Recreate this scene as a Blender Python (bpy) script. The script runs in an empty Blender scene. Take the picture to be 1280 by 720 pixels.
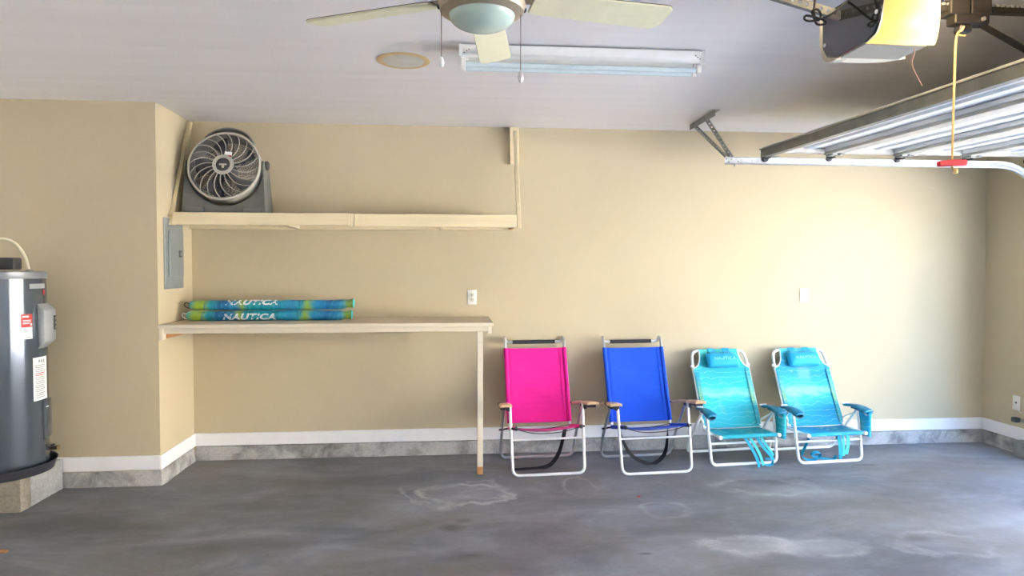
import bpy, bmesh, math, random
from mathutils import Vector, Matrix, Euler
PI = math.pi
random.seed(7)
SC = bpy.context.scene
COL = SC.collection

# ------------------------------------------------------------------ camera
cam_d = bpy.data.cameras.new('camera')
cam = bpy.data.objects.new('camera', cam_d); COL.objects.link(cam)
cam_d.sensor_width = 36.0
cam_d.lens = 836.6 / 1280 * 36.0
cam_d.clip_start = 0.02
cam.location = (0, 0, 1.4827)
cam.rotation_mode = 'XYZ'
cam.rotation_euler = (PI/2 - 0.0296, -0.0003, -0.0882)
SC.camera = cam

# ------------------------------------------------------------------ world, sun, exposure
w = bpy.data.worlds.new('world'); SC.world = w; w.use_nodes = True
wn = w.node_tree; wn.nodes.clear()
wo = wn.nodes.new('ShaderNodeOutputWorld'); bg = wn.nodes.new('ShaderNodeBackground')
sky = wn.nodes.new('ShaderNodeTexSky'); sky.sky_type = 'NISHITA'
sky.sun_disc = False; sky.sun_elevation = math.radians(50); sky.sun_rotation = math.radians(-100)
sky.dust_density = .6; sky.air_density = 1.0
bg.inputs['Strength'].default_value = 0.8
tint = wn.nodes.new('ShaderNodeMix'); tint.data_type = 'RGBA'; tint.blend_type = 'MULTIPLY'; tint.inputs[0].default_value = 1.0
tint.inputs[7].default_value = (.70, .95, 1.30, 1)
wn.links.new(sky.outputs[0], tint.inputs[6]); wn.links.new(tint.outputs[2], bg.inputs[0]); wn.links.new(bg.outputs[0], wo.inputs[0])

sun_d = bpy.data.lights.new('sun', 'SUN'); sun = bpy.data.objects.new('sun', sun_d); COL.objects.link(sun)
sun_d.energy = 40.0; sun_d.angle = 0.01; sun_d.color = (1.0, 0.96, 0.92)
sun.location = (-6, 2, 14)
sun.rotation_euler = (math.radians(16), math.radians(-32), 0)     # sun from behind the house, onto the driveway and the bounce wall added across it

vs = SC.view_settings
vs.view_transform = 'Standard'; vs.look = 'None'; vs.gamma = 1.0; vs.use_curve_mapping = False
vs.exposure = 1.38

# ------------------------------------------------------------------ helpers
class MB:
    def __init__(s): s.v = []; s.f = []
    def add(s, vs_, fs):
        o = len(s.v); s.v += [tuple(p) for p in vs_]; s.f += [tuple(i+o for i in f) for f in fs]; return s
    def bx(s, x0, x1, y0, y1, z0, z1, M=None):
        P = [Vector((x, y, z)) for z in (z0, z1) for y in (y0, y1) for x in (x0, x1)]
        if M is not None: P = [M @ p for p in P]
        return s.add(P, [(0,2,3,1),(4,5,7,6),(0,1,5,4),(2,6,7,3),(0,4,6,2),(1,3,7,5)])
    def bar(s, a, b, w, h, up=(0,0,1)):
        a = Vector(a); b = Vector(b); d = (b-a); L = d.length; d.normalize()
        sd = d.cross(Vector(up)); sd.normalize(); u = sd.cross(d)
        M = Matrix.Translation(a) @ Matrix((sd, d, u)).transposed().to_4x4()
        return s.bx(-w/2, w/2, 0, L, -h/2, h/2, M)
    def tube(s, pts, r, n=8, closed=False, caps=True):
        P = [Vector(p) for p in pts]; N = len(P)
        rr = r if isinstance(r, (list, tuple)) else [r]*N
        vs_ = []; up = None
        for i in range(N):
            if closed: t = P[(i+1) % N] - P[i-1]
            else: t = P[min(i+1, N-1)] - P[max(i-1, 0)]
            t.normalize()
            if up is None:
                up = Vector((0,0,1)) if abs(t.z) < .9 else Vector((1,0,0))
            x = up - t*up.dot(t)
            if x.length < 1e-6: x = t.orthogonal()
            x.normalize(); y = t.cross(x); up = x
            for k in range(n):
                a = 2*PI*k/n; vs_.append(P[i] + (x*math.cos(a) + y*math.sin(a))*rr[i])
        fs = []
        for i in range(N if closed else N-1):
            for k in range(n):
                a = i*n+k; b = i*n+(k+1) % n; j = (i+1) % N
                fs.append((a, b, j*n+(k+1) % n, j*n+k))
        if caps and not closed:
            fs.append(tuple(reversed(range(n)))); fs.append(tuple(range((N-1)*n, N*n)))
        return s.add(vs_, fs)
    def lathe(s, prof, n=32, M=None, caps=True):
        vs_ = []; fs = []; m = len(prof)
        for r, z in prof:
            for k in range(n):
                a = 2*PI*k/n; p = Vector((r*math.cos(a), r*math.sin(a), z))
                vs_.append(M @ p if M is not None else p)
        for i in range(m-1):
            for k in range(n):
                fs.append((i*n+k, i*n+(k+1) % n, (i+1)*n+(k+1) % n, (i+1)*n+k))
        if caps:
            if prof[0][0] > 1e-5: fs.append(tuple(reversed(range(n))))
            if prof[-1][0] > 1e-5: fs.append(tuple(range((m-1)*n, m*n)))
        return s.add(vs_, fs)
    def prism(s, poly, f0, f1):
        """poly: list of 2D points; f0, f1 map a 2D point to the two end faces"""
        n = len(poly); vs_ = [f0(*p) for p in poly] + [f1(*p) for p in poly]
        fs = [tuple(reversed(range(n))), tuple(range(n, 2*n))] + [(i, (i+1) % n, n+(i+1) % n, n+i) for i in range(n)]
        return s.add(vs_, fs)
    def grid(s, fn, nu, nv, thick=None):
        vs_ = [fn(i/nu, j/nv) for j in range(nv+1) for i in range(nu+1)]
        fs = [(j*(nu+1)+i, j*(nu+1)+i+1, (j+1)*(nu+1)+i+1, (j+1)*(nu+1)+i) for j in range(nv) for i in range(nu)]
        if thick:
            t = Vector(thick); n = len(vs_); vs_ += [Vector(p)+t for p in vs_]
            fs += [tuple(reversed([k+n for k in f])) for f in fs]
            ring = [i for i in range(nu+1)] + [(j+1)*(nu+1)+nu for j in range(nv)] + \
                   [nv*(nu+1)+nu-1-i for i in range(nu)] + [(nv-1-j)*(nu+1) for j in range(nv-1)]
            for a in range(len(ring)):
                b = ring[(a+1) % len(ring)]; fs.append((ring[a], ring[a]+n, b+n, b))
        return s.add(vs_, fs)
    def build(s, name, mat, parent=None, bevel=0, smooth=35, seg=1, merge=True):
        off = Vector((0,0,0))
        root = parent
        while root is not None and root.parent is not None: root = root.parent
        if root is not None and root.name in WORLD: off = WORLD[root.name]
        me = bpy.data.meshes.new(name)
        bm = bmesh.new()
        bv = [bm.verts.new(Vector(p) - off) for p in s.v]
        for f in s.f:
            try: bm.faces.new([bv[i] for i in f])
            except ValueError: pass
        if merge: bmesh.ops.remove_doubles(bm, verts=bm.verts, dist=1e-5)
        bmesh.ops.recalc_face_normals(bm, faces=bm.faces)
        if bevel:
            bm.edges.ensure_lookup_table()
            es = [e for e in bm.edges if len(e.link_faces) == 2 and e.calc_face_angle(0) > .5]
            bmesh.ops.bevel(bm, geom=es, offset=bevel, segments=seg, affect='EDGES', profile=.5, clamp_overlap=True)
        bm.to_mesh(me); bm.free()
        if smooth:
            me.shade_smooth(); me.set_sharp_from_angle(angle=math.radians(smooth))
        me.materials.append(mat)
        o = bpy.data.objects.new(name, me); COL.objects.link(o)
        if parent is not None: o.parent = parent
        return o
WORLD = {}
def tag(o, label, cat, group=None):
    o['label'] = label; o['category'] = cat
    if group: o['group'] = group
    return o
def thing(name, label, cat, loc=(0,0,0), rotz=0, group=None, world=True):
    """an Empty at the base of a thing. world=True: its parts are given in world coordinates"""
    o = bpy.data.objects.new(name, None); COL.objects.link(o); o.empty_display_size = .1
    o.location = loc; o.rotation_euler = (0, 0, rotz)
    if world: WORLD[o.name] = Vector(loc)
    return tag(o, label, cat, group)
def struct(o): o['kind'] = 'structure'; return o
def share(name, src, parent, loc=(0,0,0), rot=(0,0,0)):
    o = bpy.data.objects.new(name, src.data); COL.objects.link(o); o.parent = parent
    o.location = loc; o.rotation_euler = rot; return o
def fillet(pts, r, n=5, closed=False):
    P = [Vector(p) for p in pts]; out = []; N = len(P)
    for i in range(N):
        if not closed and i in (0, N-1): out.append(P[i]); continue
        a, b, c = P[i-1], P[i], P[(i+1) % N]
        d1 = (a-b); d2 = (c-b); rr = min(r, d1.length*.48, d2.length*.48)
        p = b + d1.normalized()*rr; q = b + d2.normalized()*rr
        for k in range(n+1):
            t = k/n; out.append(p*(1-t)**2 + b*2*t*(1-t) + q*t*t)
    return out
def smooth_path(pts, n=6):
    P = [Vector(p) for p in pts]; out = []
    for i in range(len(P)-1):
        p0 = P[max(i-1, 0)]; p1 = P[i]; p2 = P[i+1]; p3 = P[min(i+2, len(P)-1)]
        for k in range(n):
            t = k/n
            out.append(.5*((2*p1) + (p2-p0)*t + (2*p0-5*p1+4*p2-p3)*t*t + (3*p1-p0-3*p2+p3)*t**3))
    out.append(P[-1]); return out
def ribbon(pts, width, thick, wdir=(0,1,0)):
    """a flat strap swept along a path, its width along wdir"""
    m = MB(); P = [Vector(p) for p in pts]; W = Vector(wdir).normalized(); vs_ = []
    for i, p in enumerate(P):
        t = (P[min(i+1, len(P)-1)] - P[max(i-1, 0)]).normalized()
        n = t.cross(W); n = n.normalized() if n.length > 1e-4 else Vector((0,0,1))
        ww = n.cross(t).normalized()
        for a, b in ((-1,-1),(1,-1),(1,1),(-1,1)): vs_.append(p + ww*a*width/2 + n*b*thick/2)
    fs = [(0,1,2,3)]
    for i in range(len(P)-1):
        for k in range(4): fs.append((i*4+k, i*4+(k+1) % 4, (i+1)*4+(k+1) % 4, (i+1)*4+k))
    e = (len(P)-1)*4; fs.append((e+3, e+2, e+1, e))
    return m.add(vs_, fs)
def text_mesh(s, size, outline=0, shear=0, extrude=.0006, spacing=1.0):
    """verts / faces of a line of lettering, centred on the origin in its own xy plane"""
    c = bpy.data.curves.new('lettering', 'FONT'); c.body = s; c.size = size; c.align_x = 'CENTER'; c.align_y = 'CENTER'
    c.shear = shear; c.space_character = spacing; c.resolution_u = 3
    if outline: c.fill_mode = 'NONE'; c.bevel_depth = outline; c.bevel_resolution = 0
    else: c.extrude = extrude
    o = bpy.data.objects.new('lettering', c); COL.objects.link(o)
    dg = bpy.context.evaluated_depsgraph_get(); dg.update()
    me = bpy.data.meshes.new_from_object(o.evaluated_get(dg))
    vs_ = [v.co.copy() for v in me.vertices]; fs = [tuple(p.vertices) for p in me.polygons]
    bpy.data.objects.remove(o); bpy.data.curves.remove(c); bpy.data.meshes.remove(me)
    return vs_, fs

# ------------------------------------------------------------------ materials
class NT:
    def __init__(s, name):
        s.m = bpy.data.materials.new(name); s.m.use_nodes = True; s.t = s.m.node_tree
        s.b = s.t.nodes['Principled BSDF']; s.out = s.t.nodes['Material Output']; s._co = None
    def n(s, typ, **kw):
        nd = s.t.nodes.new(typ)
        for k, v in kw.items():
            if k in nd.inputs.keys() if isinstance(k, str) and k[0].isupper() else False: nd.inputs[k].default_value = v
            else: setattr(nd, k, v)
        return nd
    def l(s, a, b): s.t.links.new(a, b)
    def co(s):
        if s._co is None: s._co = s.n('ShaderNodeTexCoord').outputs['Object']
        return s._co
    def mapping(s, scale=(1,1,1), loc=(0,0,0), rot=(0,0,0)):
        m = s.n('ShaderNodeMapping'); m.inputs['Scale'].default_value = scale; m.inputs['Location'].default_value = loc
        m.inputs['Rotation'].default_value = rot
        s.l(s.co(), m.inputs['Vector']); return m.outputs[0]
    def noise(s, scale, detail=4, rough=.55, vec=None, dist=0):
        n = s.n('ShaderNodeTexNoise'); n.inputs['Scale'].default_value = scale; n.inputs['Detail'].default_value = detail
        n.inputs['Roughness'].default_value = rough; n.inputs['Distortion'].default_value = dist
        s.l(vec if vec is not None else s.co(), n.inputs['Vector']); return n.outputs['Fac']
    def ramp(s, fac, stops, interp='LINEAR'):
        r = s.n('ShaderNodeValToRGB'); cr = r.color_ramp; cr.interpolation = interp
        while len(cr.elements) < len(stops): cr.elements.new(.5)
        for e, (p, c) in zip(cr.elements, stops):
            e.position = p; e.color = (*c, 1) if len(c) == 3 else c
        s.l(fac, r.inputs[0]); return r.outputs[0]
    def mix(s, fac, a, b, mode='MIX'):
        m = s.n('ShaderNodeMix', data_type='RGBA', blend_type=mode)
        for sock, v in ((m.inputs[0], fac), (m.inputs[6], a), (m.inputs[7], b)):
            if isinstance(v, (int, float)): sock.default_value = v
            elif isinstance(v, tuple): sock.default_value = (*v, 1)
            else: s.l(v, sock)
        return m.outputs[2]
    def math(s, op, a, b=None, clamp=False):
        m = s.n('ShaderNodeMath', operation=op, use_clamp=clamp)
        for sock, v in ((m.inputs[0], a), (m.inputs[1], b)):
            if v is None: continue
            if isinstance(v, (int, float)): sock.default_value = v
            else: s.l(v, sock)
        return m.outputs[0]
    def col(s, c):
        if isinstance(c, tuple): s.b.inputs['Base Color'].default_value = (*c, 1)
        else: s.l(c, s.b.inputs['Base Color'])
    def bump(s, h, strength=.2, dist=.01):
        b = s.n('ShaderNodeBump'); b.inputs['Strength'].default_value = strength; b.inputs['Distance'].default_value = dist
        s.l(h, b.inputs['Height']); s.l(b.outputs[0], s.b.inputs['Normal'])
    def set(s, rough=.5, metal=0, spec=.5, coat=0):
        s.b.inputs['Roughness'].default_value = rough; s.b.inputs['Metallic'].default_value = metal
        s.b.inputs['Specular IOR Level'].default_value = spec; s.b.inputs['Coat Weight'].default_value = coat
        return s.m
def pm(name, c, rough=.5, metal=0, var=.12, scale=12, bump=0, bscale=120, spec=.5, coat=0):
    """a plain surface with a little procedural variation of its colour"""
    t = NT(name); nz = t.noise(scale, 3)
    lo = tuple(x*(1-var) for x in c); hi = tuple(min(1, x*(1+var)) for x in c)
    t.col(t.ramp(nz, [(.3, lo), (.7, hi)]))
    if bump: t.bump(t.noise(bscale, 2), bump, .004)
    return t.set(rough, metal, spec, coat)

def wall_mat():
    t = NT('tan_wall_paint')
    n1 = t.noise(1.1, 4); n2 = t.noise(9, 3)
    c = t.ramp(n1, [(.3, (.535, .462, .312)), (.7, (.575, .498, .338))])
    scuff = t.math('GREATER_THAN', t.noise(5.3, 2, vec=t.mapping((1, 1, 4))), .79)
    c = t.mix(t.math('MULTIPLY', scuff, .25), c, (.66, .60, .50))
    t.col(c); t.bump(t.noise(70, 3), .12, .004)
    return t.set(.85, spec=.12)
def ceil_mat():
    t = NT('white_ceiling_paint')
    sm = t.noise(2.2, 3, vec=t.mapping((.35, 4, 1)))
    t.col(t.ramp(sm, [(.3, (.85, .825, .80)), (.7, (.89, .87, .845))]))
    t.bump(t.math('ADD', t.math('MULTIPLY', t.noise(60, 3), .25), sm), .08, .01)
    return t.set(.6, spec=.3)
def floor_mat():
    t = NT('stained_concrete_floor')
    a = t.noise(1.2, 6, .62); b = t.noise(4.5, 8, .72); f = t.noise(60, 4, .6)
    streak = t.noise(1.4, 7, .62, vec=t.mapping((.8, 1.7, 1), rot=(0, 0, .12)), dist=.6)
    base = t.ramp(streak, [(.30, (.105, .112, .125)), (.5, (.175, .186, .207)), (.70, (.29, .305, .338))])
    brown = t.ramp(a, [(.42, (0, 0, 0)), (.66, (1, 1, 1))])
    base = t.mix(t.math('MULTIPLY', brown, .6), base, (.18, .160, .122))
    base = t.mix(t.ramp(b, [(.50, (0, 0, 0)), (.80, (.32, .32, .32))]), base, (.38, .40, .43))
    base = t.mix(t.ramp(b, [(.26, (.55, .55, .55)), (.42, (0, 0, 0))]), base, (.10, .095, .092))
    sep = t.n('ShaderNodeSeparateXYZ'); t.l(t.co(), sep.inputs[0])
    wob = t.noise(7, 4, .6); wob2 = t.noise(2.2, 3)
    def ell(cx, cy, rx, ry):
        dx = t.math('DIVIDE', t.math('SUBTRACT', sep.outputs[0], cx), rx)
        dy = t.math('DIVIDE', t.math('SUBTRACT', sep.outputs[1], cy), ry)
        d = t.math('SQRT', t.math('ADD', t.math('MULTIPLY', dx, dx), t.math('MULTIPLY', dy, dy)))
        d = t.math('ADD', d, t.math('MULTIPLY', t.math('SUBTRACT', wob2, .5), 1.5))
        return t.math('ADD', d, t.math('MULTIPLY', t.math('SUBTRACT', wob, .5), .9))
    def ringm(cx, cy, rx, ry, wd, amt):
        e = t.math('ABSOLUTE', t.math('SUBTRACT', ell(cx, cy, rx, ry), 1.0))
        m = t.math('SUBTRACT', 1.0, t.math('DIVIDE', e, wd), True)
        return t.math('MULTIPLY', t.math('MULTIPLY', m, amt), t.math('MULTIPLY', t.ramp(f, [(.3, (.25, .25, .25)), (.6, (1, 1, 1))]), t.ramp(t.noise(3.1, 3), [(.38, (.12, .12, .12)), (.62, (1, 1, 1))])))
    def blob(cx, cy, rx, ry, amt):
        return t.math('MULTIPLY', t.math('SUBTRACT', 1.15, ell(cx, cy, rx, ry), True), amt)
    for r in ((.08, 4.36, .27, .20, .20, .75), (.0, 4.40, .36, .26, .08, .45), (.20, 4.36, .16, .10, .2, .35),
              (1.60, 3.42, .24, .12, .34, .6), (1.95, 3.36, .22, .10, .34, .5), (1.30, 3.97, .13, .13, .22, .35),
              (2.62, 3.34, .24, .16, .22, .35), (2.1, 4.35, .35, .16, .25, .4), (.86, 4.45, .10, .18, .14, .35)):
        base = t.mix(ringm(*r), base, (.62, .61, .60))
    for bb in ((1.72, 3.40, .45, .14, .45), (.08, 4.38, .30, .20, .22), (2.3, 4.2, .5, .2, .25), (3.2, 3.6, .6, .3, .25), (-.05, 4.12, .08, .06, .4)):
        base = t.mix(blob(*bb), base, (.55, .545, .54))
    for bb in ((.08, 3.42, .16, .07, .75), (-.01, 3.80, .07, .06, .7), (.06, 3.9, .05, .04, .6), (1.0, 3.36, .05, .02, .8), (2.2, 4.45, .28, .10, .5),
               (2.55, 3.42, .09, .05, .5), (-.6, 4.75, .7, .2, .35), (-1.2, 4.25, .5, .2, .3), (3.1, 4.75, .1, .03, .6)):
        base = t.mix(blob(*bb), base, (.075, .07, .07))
    t.col(base)
    rg = t.n('ShaderNodeMapRange'); t.l(b, rg.inputs[0]); rg.inputs[3].default_value = .42; rg.inputs[4].default_value = .68
    m = t.set(.5, spec=.4); t.l(rg.outputs[0], t.b.inputs['Roughness'])
    t.bump(t.math('ADD', t.math('MULTIPLY', f, .4), b), .12, .008)
    return m
def concrete_mat(name, c, dark=.5):
    t = NT(name); a = t.noise(4, 6, .65, dist=.4); f = t.noise(55, 4, .7)
    k = t.mix(t.ramp(a, [(.35, (1, 1, 1)), (.55, (0, 0, 0))]), c, tuple(x*dark for x in c))
    k = t.mix(t.ramp(f, [(.35, (.35, .35, .35)), (.6, (0, 0, 0))]), k, tuple(x*.45 for x in c))
    t.col(k); t.bump(t.math('ADD', f, a), .5, .012); return t.set(.85, spec=.2)
def wood_mat(name, c1, c2, axis=0, rough=.55, knots=True):
    t = NT(name); sc = [14, 14, 14]; sc[axis] = .9
    g = t.noise(2.2, 5, .6, vec=t.mapping(tuple(sc)), dist=.5)
    c = t.ramp(g, [(.3, c1), (.7, c2)])
    if knots:
        kn = t.ramp(t.noise(6.5, 2), [(.74, (0, 0, 0)), (.80, (1, 1, 1))])
        c = t.mix(t.math('MULTIPLY', kn, .5), c, tuple(x*.45 for x in c1))
    t.col(c); t.bump(g, .12, .004); return t.set(rough, spec=.35)
def painted_wood(name, c):
    t = NT(name); g = t.noise(2.0, 4, vec=t.mapping((1.2, 16, 16)))
    k = t.ramp(g, [(.3, tuple(x*.93 for x in c)), (.7, c)])
    chip = t.ramp(t.noise(17, 4, .7, vec=t.mapping((.8, 1, 1.3))), [(.72, (0, 0, 0)), (.75, (1, 1, 1))])
    k = t.mix(t.math('MULTIPLY', chip, .6), k, (.20, .12, .06))
    t.col(k); t.bump(g, .15, .004); return t.set(.5, spec=.35)
def fabric_mat(name, c, rough=.75):
    t = NT(name); n = t.noise(4, 3)
    wv = t.n('ShaderNodeTexWave'); wv.inputs['Scale'].default_value = 160; t.l(t.co(), wv.inputs['Vector'])
    t.col(t.ramp(n, [(.3, tuple(x*.9 for x in c)), (.7, c)]))
    crease = t.noise(5, 3, vec=t.mapping((1, 1, 3.2)))
    t.bump(t.math('ADD', t.math('MULTIPLY', wv.outputs['Fac'], .04), crease), .28, .012)
    t.b.inputs['Sheen Weight'].default_value = .15
    return t.set(rough, spec=.25)
def teal_mat(name, stops, seed, green=.55):
    t = NT(name); sep = t.n('ShaderNodeSeparateXYZ'); t.l(t.co(), sep.inputs[0])
    nz = t.noise(3.5, 4, vec=t.mapping((1, 1, 3), (seed, 0, 0)))
    z = t.math('ADD', sep.outputs[2], t.math('MULTIPLY', t.math('SUBTRACT', nz, .5), .16))
    c = t.ramp(z, stops)
    gm = t.ramp(t.noise(3.2, 2, vec=t.mapping((1.4, 1.2, .8), (seed*1.7, 2, 1))), [(.58, (0, 0, 0)), (.72, (1, 1, 1))])
    c = t.mix(t.math('MULTIPLY', gm, green), c, (.30, .52, .10))
    wv = t.n('ShaderNodeTexWave', wave_type='BANDS', bands_direction='Z'); wv.inputs['Scale'].default_value = 7.5
    wv.inputs['Distortion'].default_value = 7; wv.inputs['Detail'].default_value = 2; wv.inputs['Detail Scale'].default_value = 1.3
    t.l(t.mapping((1, 1, 1), (seed, 0, 0)), wv.inputs['Vector'])
    ln = t.ramp(wv.outputs['Fac'], [(.975, (0, 0, 0)), (1.0, (1, 1, 1))])
    c = t.mix(t.math('MULTIPLY', ln, .30), c, (.45, .88, .82))
    t.col(c); t.bump(t.noise(6, 3), .2, .01)
    return t.set(.6, spec=.3)
def umbrella_mat():
    t = NT('umbrella_bag_fabric'); sep = t.n('ShaderNodeSeparateXYZ'); t.l(t.co(), sep.inputs[0])
    nz = t.noise(7, 3)
    x = t.math('ADD', t.math('DIVIDE', sep.outputs[0], 1.2), t.math('MULTIPLY', t.math('SUBTRACT', nz, .5), .10))
    B = (.01, .16, .40); T = (.01, .33, .42); G = (.30, .46, .03); C = (.02, .26, .50)
    c = t.ramp(x, [(.0, T), (.05, G), (.09, G), (.13, T), (.20, B), (.27, C), (.31, G), (.35, T), (.50, T), (.60, C), (.66, T), (.70, G), (.74, C), (.82, B), (.90, C), (.94, G), (.97, G), (1.0, T)])
    st = t.noise(5, 5, .6, vec=t.mapping((5, 1, 1), rot=(0, .7, 0)), dist=1.2)
    c = t.mix(t.ramp(st, [(.55, (0, 0, 0)), (.68, (.4, .4, .4))]), c, (.12, .55, .62))
    c = t.mix(t.ramp(st, [(.33, (.5, .5, .5)), (.45, (0, 0, 0))]), c, (.005, .09, .28))
    t.col(c); t.bump(t.noise(16, 4, vec=t.mapping((2, 1, 1), rot=(0, .6, 0)), dist=.8), .7, .02)
    return t.set(.33, spec=.5)
def translucent_glow():
    """lit lens of the door opener: a lamp cover that gives off light, and lets the bulb inside shine through"""
    t = NT('lit_amber_lens'); t.t.nodes.remove(t.b)
    e = t.n('ShaderNodeEmission'); e.inputs[0].default_value = (1.0, .58, .15, 1); e.inputs[1].default_value = LENS
    tr = t.n('ShaderNodeBsdfTranslucent'); tr.inputs[0].default_value = (1, .78, .42, 1)
    nz = t.noise(3, 2); rp = t.ramp(nz, [(.3, (.085, .065, .032)), (.7, (.095, .075, .038))]); t.l(rp, tr.inputs[0])
    gl = t.n('ShaderNodeBsdfGlossy'); gl.inputs['Roughness'].default_value = .15
    a1 = t.n('ShaderNodeAddShader'); t.l(e.outputs[0], a1.inputs[0]); t.l(tr.outputs[0], a1.inputs[1])
    mx = t.n('ShaderNodeMixShader'); mx.inputs[0].default_value = .05
    t.l(a1.outputs[0], mx.inputs[1]); t.l(gl.outputs[0], mx.inputs[2])
    tp = t.n('ShaderNodeBsdfTransparent'); tp.inputs[0].default_value = (1, .72, .38, 1)
    m2 = t.n('ShaderNodeMixShader'); m2.inputs[0].default_value = .08
    t.l(mx.outputs[0], m2.inputs[1]); t.l(tp.outputs[0], m2.inputs[2]); t.l(m2.outputs[0], t.out.inputs[0])
    return t.m
LENS = .42
BULB = 14.0

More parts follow.
